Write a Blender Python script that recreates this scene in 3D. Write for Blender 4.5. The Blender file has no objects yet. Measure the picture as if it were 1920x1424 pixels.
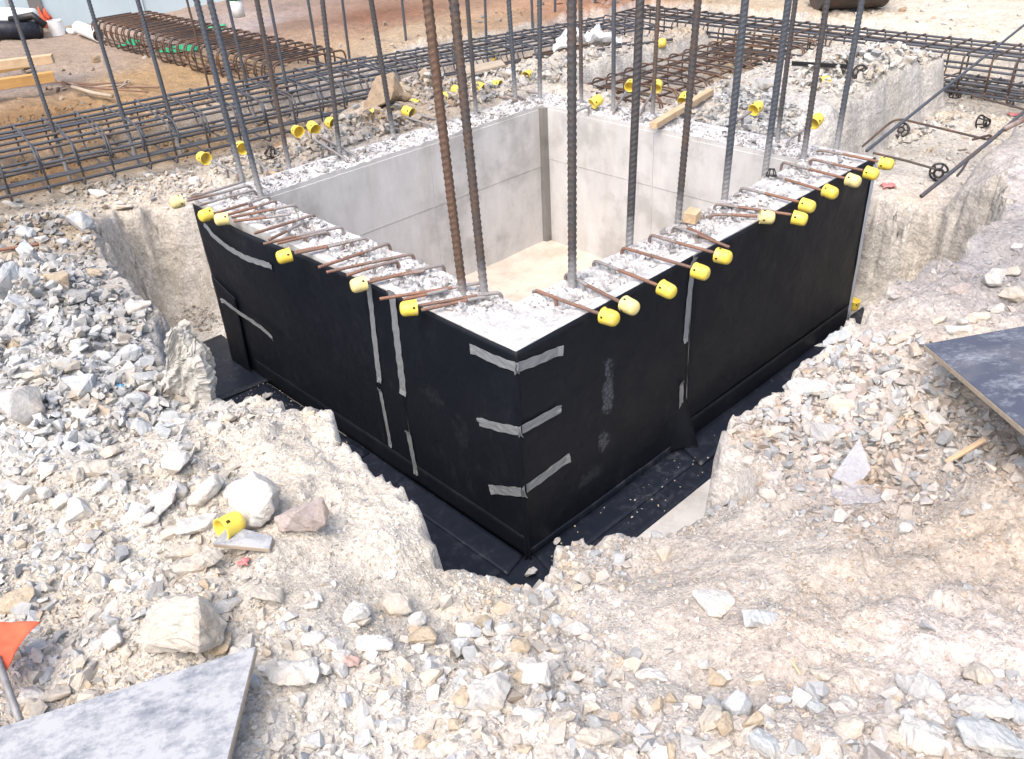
import bpy, bmesh, math, random
import numpy as np
from mathutils import Vector, Matrix, Quaternion
random.seed(7); rng = np.random.default_rng(7)
S = bpy.context.scene; C = S.collection
# ------------------------------------------------------------------ camera, light, exposure
CAM = np.array([-2.16569472, -2.34267422, 1.87087003]); FPX = 1627.267
RC = np.array([[0.71541974, -0.6967129, -0.05259023], [-0.40498922, -0.35217216, -0.84377633], [0.56934904, 0.62495272, -0.53411213]])
cd = bpy.data.cameras.new('camera'); cam = bpy.data.objects.new('camera', cd); C.objects.link(cam)
cd.sensor_width = 36; cd.lens = FPX / 1920 * 36; cd.clip_start = .05; cd.clip_end = 500
M = Matrix(((RC[0, 0], -RC[1, 0], -RC[2, 0], CAM[0]), (RC[0, 1], -RC[1, 1], -RC[2, 1], CAM[1]), (RC[0, 2], -RC[1, 2], -RC[2, 2], CAM[2]), (0, 0, 0, 1)))
cam.matrix_world = M; S.camera = cam
W = bpy.data.worlds.new('World'); S.world = W; W.use_nodes = True
SUN_EL, SUN_AZ = math.radians(58), math.radians(250)      # azimuth of the sun, clockwise from +y
nt = W.node_tree; bg = nt.nodes['Background']
sk = nt.nodes.new('ShaderNodeTexSky'); sk.sky_type = 'NISHITA'; sk.sun_disc = False
sk.sun_elevation = SUN_EL; sk.sun_rotation = SUN_AZ; sk.dust_density = 6; sk.air_density = 1.0; sk.ozone_density = .6
nt.links.new(sk.outputs[0], bg.inputs[0]); bg.inputs[1].default_value = .15
sl = bpy.data.lights.new('sun', 'SUN'); sl.energy = .9; sl.angle = math.radians(60); sl.color = (1, .98, .95)
so = bpy.data.objects.new('sun', sl); C.objects.link(so)
sd = Vector((math.sin(SUN_AZ) * math.cos(SUN_EL), math.cos(SUN_AZ) * math.cos(SUN_EL), math.sin(SUN_EL)))
so.rotation_euler = sd.to_track_quat('Z', 'Y').to_euler(); so.location = sd * 30
S.view_settings.view_transform = 'Standard'; S.view_settings.look = 'None'; S.view_settings.gamma = 1
S.view_settings.use_curve_mapping = False; S.view_settings.exposure = 1.03

# ------------------------------------------------------------------ helpers
def P(u, v, z=None, x=None, y=None):
    """point of the site on a horizontal (or wall) plane, from survey sightlines"""
    d = RC.T @ np.array([(u - 960) / FPX, (v - 712) / FPX, 1.0])
    s = (z - CAM[2]) / d[2] if z is not None else ((x - CAM[0]) / d[0] if x is not None else (y - CAM[1]) / d[1])
    return Vector(CAM + s * d)
def tag(o, label=None, cat=None, group=None, kind=None):
    if label: o['label'] = label
    if cat: o['category'] = cat
    if group: o['group'] = group
    if kind: o['kind'] = kind
    return o
def empty(name, loc=(0, 0, 0), rz=0):
    o = bpy.data.objects.new(name, None); C.objects.link(o); o.location = loc; o.rotation_euler = (0, 0, rz); o.empty_display_size = .1; return o
def link(name, me, mat=None, parent=None, smooth=False, loc=None):
    if mat is not None and not me.materials: me.materials.append(mat)
    if smooth: me.polygons.foreach_set('use_smooth', [True] * len(me.polygons))
    o = bpy.data.objects.new(name, me); C.objects.link(o)
    if parent: o.parent = parent
    if loc is not None: o.location = loc
    return o
def frombm(bm, name='m'):
    me = bpy.data.meshes.new(name); bm.to_mesh(me); bm.free(); return me
def frompy(v, f, name='m'):
    me = bpy.data.meshes.new(name); me.from_pydata([tuple(a) for a in v], [], f); me.update(); return me
def sm(a, b, x):
    t = np.clip((x - a) / (b - a), 0, 1); return t * t * (3 - 2 * t)
_perm = {}
def vnoise(x, y, seed=0):
    """2-D value noise, numpy"""
    if seed not in _perm: _perm[seed] = np.random.default_rng(seed + 100).random((256, 256))
    T = _perm[seed]; xi = np.floor(x).astype(int); yi = np.floor(y).astype(int); fx = x - xi; fy = y - yi
    fx = fx * fx * (3 - 2 * fx); fy = fy * fy * (3 - 2 * fy)
    a = T[xi & 255, yi & 255]; b = T[(xi + 1) & 255, yi & 255]; c = T[xi & 255, (yi + 1) & 255]; d = T[(xi + 1) & 255, (yi + 1) & 255]
    return (a + (b - a) * fx) * (1 - fy) + (c + (d - c) * fx) * fy - .5
def fbm(x, y, sc, oc=4, seed=0, g=.5):
    s = 0; a = 1.0
    for i in range(oc): s = s + a * vnoise(x * sc + 17.3 * i, y * sc + 5.1 * i, seed + i); a *= g; sc *= 2.03
    return s
def lin(c):
    c = np.asarray(c, float) / 255; return np.where(c <= .04045, c / 12.92, ((c + .055) / 1.055) ** 2.4)

# ------------------------------------------------------------------ materials
class NT:
    def __init__(s, name):
        s.m = bpy.data.materials.new(name); s.m.use_nodes = True; s.t = s.m.node_tree; s.b = s.t.nodes['Principled BSDF']; s.n = s.t.nodes
        s.co = None
    def node(s, ty, **k):
        n = s.n.new(ty)
        for a, v in k.items(): setattr(n, a, v)
        return n
    def l(s, a, b): s.t.links.new(a, b)
    def coord(s, kind='Object', scale=(1, 1, 1), rot=(0, 0, 0)):
        tc = s.node('ShaderNodeTexCoord'); mp = s.node('ShaderNodeMapping'); mp.inputs['Scale'].default_value = scale; mp.inputs['Rotation'].default_value = rot
        if kind == 'World': g = s.node('ShaderNodeNewGeometry'); s.l(g.outputs['Position'], mp.inputs[0])
        else: s.l(tc.outputs[kind], mp.inputs[0])
        return mp.outputs[0]
    def noise(s, co, scale, detail=5, rough=.6):
        n = s.node('ShaderNodeTexNoise'); n.inputs['Scale'].default_value = scale; n.inputs['Detail'].default_value = detail; n.inputs['Roughness'].default_value = rough; s.l(co, n.inputs['Vector']); return n.outputs['Fac']
    def voro(s, co, scale, feature='F1', out='Distance'):
        n = s.node('ShaderNodeTexVoronoi', feature=feature); n.inputs['Scale'].default_value = scale; s.l(co, n.inputs['Vector']); return n.outputs[out]
    def ramp(s, fac, stops):
        r = s.node('ShaderNodeValToRGB'); e = r.color_ramp.elements
        while len(e) < len(stops): e.new(.5)
        for i, (p, c) in enumerate(stops):
            e[i].position = p; e[i].color = (c, c, c, 1) if not hasattr(c, '__len__') else (*c, 1)
        s.l(fac, r.inputs[0]); return r.outputs[0]
    def mix(s, fac, a, b, mode='MIX'):
        m = s.node('ShaderNodeMix', data_type='RGBA', blend_type=mode)
        for sock, v in ((m.inputs[0], fac), (m.inputs[6], a), (m.inputs[7], b)):
            if isinstance(v, (int, float)): sock.default_value = v
            elif isinstance(v, (tuple, list)): sock.default_value = (*v, 1)
            else: s.l(v, sock)
        return m.outputs[2]
    def math(s, op, a, b=0.0):
        m = s.node('ShaderNodeMath', operation=op)
        for i, v in enumerate((a, b)):
            if isinstance(v, (int, float)): m.inputs[i].default_value = v
            else: s.l(v, m.inputs[i])
        return m.outputs[0]
    def bump(s, h, dist=.01, strength=1, prev=None):
        b = s.node('ShaderNodeBump'); b.inputs['Distance'].default_value = dist; b.inputs['Strength'].default_value = strength; s.l(h, b.inputs['Height'])
        if prev is not None: s.l(prev, b.inputs['Normal'])
        return b.outputs[0]
    def done(s, col=None, rough=.9, nrm=None, spec=.3, metal=0):
        if col is not None:
            if isinstance(col, (tuple, list)): s.b.inputs['Base Color'].default_value = (*col, 1)
            else: s.l(col, s.b.inputs['Base Color'])
        if isinstance(rough, (int, float)): s.b.inputs['Roughness'].default_value = rough
        else: s.l(rough, s.b.inputs['Roughness'])
        if nrm is not None: s.l(nrm, s.b.inputs['Normal'])
        s.b.inputs['Specular IOR Level'].default_value = spec; s.b.inputs['Metallic'].default_value = metal
        return s.m
def mk_ground():
    t = NT('excavated_ground'); co = t.coord('World'); a = t.node('ShaderNodeAttribute', attribute_name='tint')
    n1 = t.noise(co, 9, 6, .65); n2 = t.noise(co, 70, 5, .7); v1 = t.voro(co, 55); v2 = t.voro(co, 130); v3 = t.voro(co, 24)
    c = t.mix(1, a.outputs['Color'], t.ramp(n1, [(.25, .80), (.75, 1.16)]), 'MULTIPLY')
    c = t.mix(1, c, t.ramp(n2, [(.3, .86), (.7, 1.1)]), 'MULTIPLY')
    vc = t.voro(co, 75, out='Color'); bw = t.node('ShaderNodeRGBToBW'); t.l(vc, bw.inputs[0])
    c = t.mix(.8, c, t.ramp(bw.outputs[0], [(.2, .80), (.8, 1.18)]), 'MULTIPLY')
    h = t.math('ADD', t.math('MULTIPLY', v1, -.25), t.math('ADD', t.math('MULTIPLY', v2, -.25), t.math('ADD', t.math('MULTIPLY', n2, .7), t.math('MULTIPLY', v3, -.12))))
    nb = t.bump(h, .011, .65); nb = t.bump(n1, .04, .6, nb); nb = t.bump(t.noise(t.coord('World', (1, 1, 1.8)), 4.5, 6, .55), .10, .35, nb)
    return t.done(c, .95, nb, .15)
def mk_stone(name, attr):
    t = NT(name); co = t.coord('World' if attr else 'Object')
    if attr: a = t.node('ShaderNodeAttribute', attribute_name='tint').outputs['Color']
    else: a = t.node('ShaderNodeObjectInfo').outputs['Color']
    n1 = t.noise(co, 14, 6, .7); n2 = t.noise(co, 90, 4, .7)
    c = t.mix(1, a, t.ramp(n1, [(.28, .78), (.5, 1.0), (.75, 1.12)]), 'MULTIPLY')
    c = t.mix(.55, c, t.mix(1, c, (1.08, .95, .78), 'MULTIPLY')) if False else c
    st = t.ramp(t.noise(co, 6, 3, .5), [(.52, 0), (.68, 1)])
    c = t.mix(t.math('MULTIPLY', st, .55), c, t.mix(1, c, (1.0, .86, .68), 'MULTIPLY'))
    c = t.mix(1, c, t.ramp(n2, [(.3, .88), (.7, 1.07)]), 'MULTIPLY')
    nb = t.bump(n2, .004, .7); nb = t.bump(n1, .02, .5, nb)
    return t.done(c, .92, nb, .2)
def mk_concrete(name, base, stain, rough=.85, scale=1.0, bump=.003):
    t = NT(name); co = t.coord('World'); cv = t.coord('World', (1, 1, .35))
    n1 = t.noise(co, 2.2 * scale, 7, .62); n2 = t.noise(cv, 8, 5, .65); n3 = t.noise(co, 160, 3, .6)
    c = t.mix(t.ramp(n1, [(.40, 0), (.50, .25), (.60, 1)]), base, stain); c = t.mix(t.math('MULTIPLY', t.ramp(t.noise(t.coord('World', (3, 3, .5)), 2.2 * scale, 6, .65), [(.5, 0), (.66, 1)]), .45), c, tuple(q * .72 * k for q, k in zip(base, (1.05, 1.0, .94))))
    c = t.mix(1, c, t.ramp(n2, [(.3, .9), (.7, 1.06)]), 'MULTIPLY')
    pits = t.ramp(t.voro(co, 16), [(.035, .45), (.075, 1)])
    gate = t.ramp(t.noise(co, 4, 2), [(.52, 0), (.56, 1)])
    c = t.mix(1, c, t.mix(gate, (1, 1, 1), pits), 'MULTIPLY')
    c = t.mix(1, c, t.ramp(n3, [(.3, .94), (.7, 1.04)]), 'MULTIPLY')
    nb = t.bump(n3, bump, .5)
    return t.done(c, rough, nb, .3)
def mk_membrane(name, base=(.0045, .0062, .011), dust=.5, rough=.5, flat=False, marks=()):
    t = NT(name); co = t.coord('World'); cs = t.coord('World', (1, 1, .25), (0.3, .5, .2))
    n1 = t.noise(co, 3, 5, .7); n2 = t.noise(cs, 22, 6, .75); n3 = t.noise(co, 200, 2, .6)
    sp = t.ramp(t.voro(co, 60), [(.03, 1), (.06, 0)])
    m = t.math('MULTIPLY', t.ramp(n1, [(.42 if flat else .5, 0), (.75, 1)]), t.ramp(n2, [(.5, 0), (.8, 1)]))
    scr = t.noise(t.coord('World', (3, 3, 60), (.6, .9, .3)), 3, 6, .75)
    ln = t.noise(t.coord('World', (.6, .6, 9), (.5, .35, .9)), 5, 5, .6); ln = t.ramp(t.math('ABSOLUTE', t.math('SUBTRACT', ln, .5)), [(0, .5), (.006, 0)]); ln = t.math('MULTIPLY', ln, t.ramp(n1, [(.52, 0), (.62, 1)]))
    scr = t.math('MULTIPLY', t.ramp(scr, [(.7, 0), (.76, 1)]), t.ramp(n1, [(.45, 0), (.6, 1)]))
    m = t.math('MULTIPLY', t.math('ADD', t.math('ADD', m, t.math('MULTIPLY', t.math('MAXIMUM', scr, ln), .7)), t.math('MULTIPLY', sp, .25 if not flat else .8)), dust)
    for (cx, cz, rx_, rz_, amt) in marks:      # scuffs where a machine or boot rubbed the sheet
        sx = t.node('ShaderNodeSeparateXYZ'); t.l(co, sx.inputs[0]); ax = 'XYZ'.index('X')
        h_ = t.math('DIVIDE', t.math('SUBTRACT', t.math('ADD', sx.outputs[0], sx.outputs[1]), cx), rx_); v_ = t.math('DIVIDE', t.math('SUBTRACT', sx.outputs[2], cz), rz_)
        e_ = t.math('ADD', t.math('MULTIPLY', h_, h_), t.math('MULTIPLY', v_, v_)); e_ = t.math('ADD', e_, t.math('ADD', t.math('MULTIPLY', t.math('SUBTRACT', t.noise(co, 11, 4, .7), .5), 5.0), t.math('MULTIPLY', t.math('SUBTRACT', t.noise(co, 40, 4, .7), .5), 3.0)))
        k_ = t.math('MULTIPLY', t.ramp(e_, [(.25, 1), (.95, 0)]), t.ramp(t.voro(co, 38, 'DISTANCE_TO_EDGE'), [(.03, .15), (.09, 1)]))
        m = t.math('MAXIMUM', m, t.math('MULTIPLY', k_, amt))
    c = t.mix(m, base, (.22, .24, .27))
    r = t.ramp(n1, [(.3, rough - .08), (.7, rough + .12)])
    nb = t.bump(n3, .0004, .25); nb = t.bump(t.noise(co, 3.5, 3), .035, .35, nb)
    return t.done(c, r, nb, .32)
def mk_steel(name, a, b, mixr, mud=None, metal=.35):
    t = NT(name); co = t.coord('Object'); n = t.noise(co, 7, 6, .7); n2 = t.noise(co, 120, 3, .6)
    rnd = t.node('ShaderNodeObjectInfo').outputs['Random']
    f = t.ramp(t.math('ADD', n, t.math('MULTIPLY', t.math('SUBTRACT', rnd, .5), .25)), mixr)
    c = t.mix(f, a, b); c = t.mix(1, c, t.ramp(n2, [(.3, .75), (.7, 1.2)]), 'MULTIPLY')
    if mud:
        sep = t.node('ShaderNodeSeparateXYZ'); t.l(t.coord('Object'), sep.inputs[0])
        hh = t.math('ADD', sep.outputs[2], t.math('MULTIPLY', t.math('SUBTRACT', t.noise(co, 25, 5, .7), .5), mud[1]))
        c = t.mix(t.ramp(hh, [(mud[0] * .35, 1), (mud[0] + .03, 0)]), c, (.33, .33, .34))
    nb = t.bump(n2, .0015, .6)
    return t.done(c, .62, nb, .4, metal)
def mk_wood(name, col):
    t = NT(name); co = t.coord('Object', (1, 14, 14)); n = t.noise(co, 4, 6, .65); n2 = t.noise(t.coord('Object'), 8, 4)
    c = t.mix(t.ramp(n, [(.3, 0), (.7, 1)]), tuple(x * .72 for x in col), col); c = t.mix(1, c, t.ramp(n2, [(.3, .85), (.7, 1.08)]), 'MULTIPLY')
    return t.done(c, .8, t.bump(n, .002, .5), .2)
def mk_plain(name, col, rough=.6, spec=.4, var=.12, dirt=None):
    t = NT(name); co = t.coord('World' if dirt else 'Object'); n = t.noise(co, 30, 5, .65)
    c = t.mix(1, tuple(col), t.ramp(n, [(.3, 1 - var), (.7, 1 + var * .5)]), 'MULTIPLY')
    if dirt: c = t.mix(t.math('MULTIPLY', t.ramp(t.noise(co, 18, 5, .7), [(.52, 0), (.7, 1)]), dirt), c, (.42, .38, .32))
    return t.done(c, rough, t.bump(n, .001, .4), spec)
def mk_ply(name, base, worn, amt):
    t = NT(name); co = t.coord('Object', (1, 1.3, 1)); n = t.noise(co, 5, 8, .75); n2 = t.noise(t.coord('Object', (2, 5, 1), (0, 0, .5)), 9, 6, .7); n3 = t.noise(t.coord('Object'), 60, 4, .7)
    f = t.math('ADD', t.math('MULTIPLY', n, .55), t.math('ADD', t.math('MULTIPLY', n2, .25), t.math('MULTIPLY', n3, .2)))
    c = t.mix(t.ramp(f, [(amt, 0), (amt + .13, 1)]), base, worn)
    c = t.mix(t.math('MULTIPLY', t.ramp(t.noise(t.coord('Object'), 3, 3), [(.5, 0), (.65, 1)]), .10), c, (.5, .47, .42))
    return t.done(c, t.ramp(f, [(.3, .45), (.7, .85)]), t.bump(f, .003, .5), .35)
MG = mk_ground(); MS = mk_stone('limestone', False); MSA = mk_stone('limestone_rubble', True)
MC = mk_concrete('cast_concrete', (.55, .55, .552), (.40, .398, .395)); MCT = mk_concrete('chipped_concrete', (.56, .56, .57), (.38, .38, .39), .9, 6, .01)
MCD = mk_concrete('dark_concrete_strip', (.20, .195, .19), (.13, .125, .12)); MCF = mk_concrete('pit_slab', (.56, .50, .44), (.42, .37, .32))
MM = mk_membrane('black_membrane', dust=.16); MMK = mk_membrane('scuffed_membrane', dust=.16, marks=[(.60, -.48, .045, .17, .34), (.57, -.80, .05, .07, .30), (.45, -.95, .10, .05, .08)])
MMK2 = mk_membrane('smudged_membrane', dust=.16, marks=[(.62, -.50, .10, .05, .04), (.42, -.62, .06, .10, .04), (2.0, -1.0, .12, .06, .05)])
MMF = mk_membrane('black_membrane_floor', (.011, .015, .026), .55, .42, True)
MTAPE = mk_plain('grey_duct_tape', (.21, .225, .24), .40, .5, .10); MTAPEL = mk_plain('pale_edge_tape', (.42, .46, .52), .5, .4)
MRB = mk_steel('steel_bar_mill', (.095, .108, .13), (.15, .10, .075), [(.62, 0), (.82, 1)], (.30, .25))
MRM = mk_steel('steel_bar_mixed', (.09, .087, .092), (.145, .10, .075), [(.48, 0), (.70, 1)], (.22, .25))
MRR = mk_steel('steel_bar_rusty', (.095, .08, .072), (.155, .10, .075), [(.38, 0), (.62, 1)], (.12, .12))
MCA = mk_steel('cage_steel_grey', (.09, .10, .12), (.12, .09, .075), [(.5, 0), (.75, 1)])
MCB = mk_steel('cage_steel_rusty', (.085, .07, .065), (.17, .10, .068), [(.4, 0), (.62, 1)])
MDW = mk_steel('dowel_rust', (.19, .125, .10), (.27, .145, .10), [(.4, 0), (.6, 1)])
MDG = mk_steel('dowel_dusty', (.28, .27, .27), (.22, .15, .125), [(.5, 0), (.68, 1)])
MY = mk_plain('yellow_plastic', (.80, .62, .09), .45, .45, .10, .6); MYF = mk_plain('faded_yellow_plastic', (.76, .64, .27), .5, .5, .10, .7)
MBK = mk_plain('black_plastic', (.012, .012, .014), .45, .5); MSLOT = mk_plain('slot_shade', (.05, .035, .005), .8)
MWD = mk_wood('pale_timber', (.62, .46, .30)); MWO = mk_wood('orange_timber', (.55, .33, .13)); MWG = mk_wood('weathered_timber', (.45, .38, .30))
MPV = mk_plain('white_pvc', (.78, .79, .80), .4); MGP = mk_plain('green_plastic', (.02, .42, .20), .4); MOR = mk_plain('orange_red_cloth', (.66, .13, .07), .8, .2, .2)
MPK = mk_plain('pink_scrap', (.62, .22, .22), .7, .3, .2)

# ------------------------------------------------------------------ the concrete chamber: dimensions
W1, W2, T, H = 3.195, 2.934, .314, 1.2
# ------------------------------------------------------------------ terrain
rim = [(1352, 808, -.20), (1340, 958, -.50), (1250, 1008, -.50), (1165, 1020, -.47), (1110, 1028, -.42), (1060, 1062, -.40), (1000, 1102, -.36), (930, 1112, -.34), (880, 1098, -.30),
       (848, 1082, -.22), (833, 1040, -.12), (800, 975, -.08), (768, 915, -.06), (725, 885, -.06), (680, 845, -.07), (625, 790, -.08), (540, 765, -.12), (470, 757, -.15), (405, 750, -.18), (372, 735, -.2)]
RIM = [tuple(P(u, v, z=z)) for u, v, z in rim]
RIM += [*[tuple(P(u, v, z=z)) for u, v, z in [(308, 690, -.2), (298, 618, -.2), (252, 558, -.2), (203, 508, -.2), (183, 462, -.22), (180, 420, -.26), (220, 402, -.40), (290, 396, -.46), (372, 396, -.46)]], (.42, 4.1, -.35), (.35, 2.5, -.1), (2.8, .4, -.1),
        (3.60, .62, -.42), (3.68, .1, -.45), (3.66, -.35, -.25), (3.5, -.72, -.08), (2.95, -.92, -.02), (2.3, -.95, -.08)]
RIM += [tuple(P(u, v, z=z)) for u, v, z in [(1740, 515, -.12), (1660, 562, -.12), (1620, 592, -.12), (1560, 640, -.14), (1500, 690, -.17), (1440, 740, -.18), (1400, 772, -.2)]]
RP = np.array([(a[0], a[1]) for a in RIM])
def sdf(x, y, poly):
    """signed distance, positive inside"""
    d = np.full(x.shape, 1e9); ins = np.zeros(x.shape, bool); n = len(poly)
    for i in range(n):
        ax, ay = poly[i]; bx, by = poly[(i + 1) % n]; ex, ey = bx - ax, by - ay
        t = np.clip(((x - ax) * ex + (y - ay) * ey) / (ex * ex + ey * ey + 1e-12), 0, 1)
        d = np.minimum(d, (x - ax - t * ex) ** 2 + (y - ay - t * ey) ** 2)
        c = ((ay > y) != (by > y)); c &= x < (bx - ax) * (y - ay) / (by - ay + 1e-12) + ax; ins ^= c
    d = np.sqrt(d); return np.where(ins, d, -d)
ctl = [(*P(u, v, z=z),) for u, v, z in [
    (960, 1424, .02), (300, 1424, .03), (1600, 1424, .03), (1920, 1424, .05), (0, 1200, .05), (0, 1424, .05), (300, 1150, .04), (600, 1200, .0), (960, 1230, -.03), (900, 1160, -.16), (1060, 1120, -.2), (1300, 1150, -.14), (1453, 913, -.2), (1390, 830, -.2), (1420, 865, -.2), (1500, 1200, -.05),
    (1200, 1060, -.34), (1480, 980, -.22), (1600, 1050, -.12), (1850, 1200, -.02), (1800, 1000, -.08), (1900, 900, .0), (1700, 960, -.2), (1600, 900, -.22), (1480, 900, -.26), (1500, 780, -.17), (1700, 760, -.1), (1850, 700, -.02),
    (150, 900, .05), (300, 850, .0), (450, 850, -.02), (600, 900, .0), (700, 1000, .0), (750, 1080, -.1), (500, 1000, .03), (60, 700, .06), (200, 700, -.04), (280, 640, -.12), (60, 520, .06), (200, 560, -.08), (60, 425, -.16), (130, 400, -.27), (100, 1050, -.02),
    (200, 375, -.40), (60, 350, -.30), (350, 350, -.42), (280, 355, -.42), (320, 382, -.45), (430, 300, -.22), (440, 335, -.08), (480, 325, 0), (550, 285, -.02), (640, 250, .03), (760, 190, .06), (900, 160, .05), (1000, 150, .05), (900, 130, .0), (1150, 110, .05), (1300, 90, .0), (1600, 120, .12), (1690, 112, .10), (1500, 180, .03), (1400, 190, .0), (1450, 240, 0),
    (1600, 200, 0), (1750, 140, -.02), (300, 130, -.25), (100, 150, -.22), (60, 120, -.2), (200, 100, -.25), (180, 170, -.25), (420, 130, -.25), (60, 250, -.28), (560, 60, -.1), (800, 60, 0), (1100, 10, .0), (1400, 20, 0), (1800, 40, 0),
    (1750, 600, -.08), (1850, 540, -.02), (1900, 430, -.02), (1850, 350, .0), (1900, 280, .0), (1760, 520, -.1), (1880, 600, .03)]]
ctl += [(a[0], a[1], a[2]) for a in RIM[::2]] + [(-2.2, -2.4, .04), (-3.5, -1, .05), (-1, -3.5, .05), (-3, 2, .0), (3, -3, .05), (15, 15, .1), (30, -5, .2), (-6, 12, .1), (0, 30, .3), (2.9, 11.3, -.28), (1.3, 11.6, -.25), (4.5, 10.6, -.15), (2.0, 8, -.25), (3.0, 7, -.24), (2.6, 9.5, -.26)]
ctl = np.array(ctl)
def idw(x, y, pts, vals, p=3.0):
    num = np.zeros(x.shape + vals.shape[1:]); den = np.zeros(x.shape)
    for (px, py), v in zip(pts, vals):
        w = 1 / (((x - px) ** 2 + (y - py) ** 2) + .012) ** (p / 2); den += w
        num += w[..., None] * v if vals.ndim > 1 else w * v
    return num / (den[..., None] if vals.ndim > 1 else den)
def strip(x, y, a, b, hw):
    """distance inside a strip from a to b of half width hw (positive inside)"""
    a = np.array(a); b = np.array(b); L = np.linalg.norm(b - a); d = (b - a) / L; rx, ry = x - a[0], y - a[1]
    s = rx * d[0] + ry * d[1]; t = np.abs(-rx * d[1] + ry * d[0]); return np.minimum(np.minimum(s, L - s), hw - t)
TRENCH = [((-4.5, 5.95), (6.2, 4.35), .80, -.42), ((3.45, 2.47), (6.6, 2.47), .62, -.40), ((6.42, -4.0), (6.55, 4.9), .62, -.46), ((3.55, .15), (6.6, .2), .52, -.45)]
CELLRNG = np.random.default_rng(5)
def facets(x, y, sc, seed):
    """broken-rock relief: every cell of a jittered mosaic has its own height and tilt"""
    r = np.random.default_rng(seed); J_ = r.random((64, 64, 5)); u = x * sc; v = y * sc; iu = np.floor(u).astype(int); iv = np.floor(v).astype(int); best = np.full(u.shape, 1e9); out = np.zeros(u.shape)
    for a in (-1, 0, 1):
        for b in (-1, 0, 1):
            c = J_[(iu + a) & 63, (iv + b) & 63]; dx = u - (iu + a + c[..., 0]); dy = v - (iv + b + c[..., 1]); d = dx * dx + dy * dy; k = d < best
            out = np.where(k, c[..., 2] - .5 + (c[..., 3] - .5) * dx * 1.6 + (c[..., 4] - .5) * dy * 1.6, out); best = np.where(k, d, best)
    return out
def rock_noise(x, y):
    m = sm(-.12, .25, fbm(x, y, 1.7, 2, 171)); wx = x + fbm(x, y, 12, 2, 181) * .03; wy = y + fbm(x, y, 12, 2, 185) * .03
    return fbm(x, y, 2.2, 3, 3) * .06 + fbm(x, y, 9, 4, 9, .55) * .03 + m * (facets(wx, wy, 7, 1) * .030 + facets(wx, wy, 19, 2) * .014)
def rock_noise_old(x, y):
    return fbm(x, y, 2.2, 3, 3) * .06 + fbm(x, y, 9, 4, 9, .55) * .035
def height(x, y):
    z = idw(x, y, ctl[:, :2], ctl[:, 2])
    r2 = np.hypot(x - 1, y - 1)
    z = z + rock_noise(x, y) * (1 - .5 * sm(5, 9, r2)) + fbm(x, y, .35, 3, 21) * .25 * sm(9, 20, r2)
    wx = x + fbm(x, y, 2.5, 4, 31, .6) * .10; wy = y + fbm(x, y, 2.5, 4, 41, .6) * .10
    for a, b, hw, zf in TRENCH:
        d = strip(wx, wy, a, b, hw)
        k = sm(-.05, .10, d); zt = zf + rock_noise(x + 9, y) * .7
        z = z * (1 - k) + np.minimum(z, zt) * k
    # low shelf at the foot of the right bank, below a small vertical break
    ds = sdf(wx * .5 + x * .5, wy * .5 + y * .5, [(.26, -.5), (.25, -.98), (.16, -1.16), (-.1, -1.2), (-.42, -1.0), (-.5, -.7), (-.3, -.45)])
    kk = sm(-.02, .07, ds); z = z * (1 - kk) + np.minimum(z, -.50 + .9 * np.maximum(0, -.86 - y) + .5 * np.maximum(0, -.05 - x) + rock_noise(x, y + 7) * .5) * kk
    # ridge beside the right trench has a steep broken face, handled by the strips; now the pit
    fx_ = facets(x, y, 5.5, 7) * .034 + facets(x, y, 17, 8) * .018; dp = sdf(x + fbm(x, y, 4, 4, 51, .6) * .07, y + fbm(x, y, 4, 4, 61, .6) * .07, RP) + fx_
    # sloping cut at the left back, steep elsewhere
    soft = np.exp(-((x + .35) ** 2 + (y - 3.4) ** 2) / .5)
    w = .13 + .12 * soft
    k = sm(-.015, 1, dp / w)
    k = np.where(dp > 0, k ** (.7 + .35 * vnoise(x * 6, y * 6, 77)), 0)
    bx = np.minimum(np.minimum(x, W1 - x), np.minimum(y, W2 - y))
    kb = sm(.03, .10, bx); 
    zfl = -1.222 + .012 * fbm(x, y, 3, 3, 71) + .10 * (1 - sm(0, .14, dp - w * .9)) * (.5 + vnoise(x * 5, y * 5, 78))
    z = z * (1 - k) + zfl * k
    z = z + facets(x, y, 11, 12) * .05 * np.clip(4 * k * (1 - k), 0, 1)
    z = z * (1 - kb) + np.minimum(z, -1.26) * kb
    return z
def axis(a, b, step, lo, hi, mid=None):
    ax = list(np.arange(a, b, step))
    s = step; v = ax[-1]
    while v < hi:
        s = min(s * 1.06, .05) if (mid and v < mid) else s * 1.22
        v += s; ax.append(v)
    s = step; v = ax[0]; pre = []
    while v > lo:
        s *= 1.22; v -= s; pre.append(v)
    return np.array(pre[::-1] + ax)
XS = axis(-2.9, 4.3, .016, -70, 90, 8.2); YS = axis(-2.7, 4.3, .016, -70, 90, 11.5)
GX, GY = np.meshgrid(XS, YS, indexing='ij'); GZ = height(GX, GY)
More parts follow.
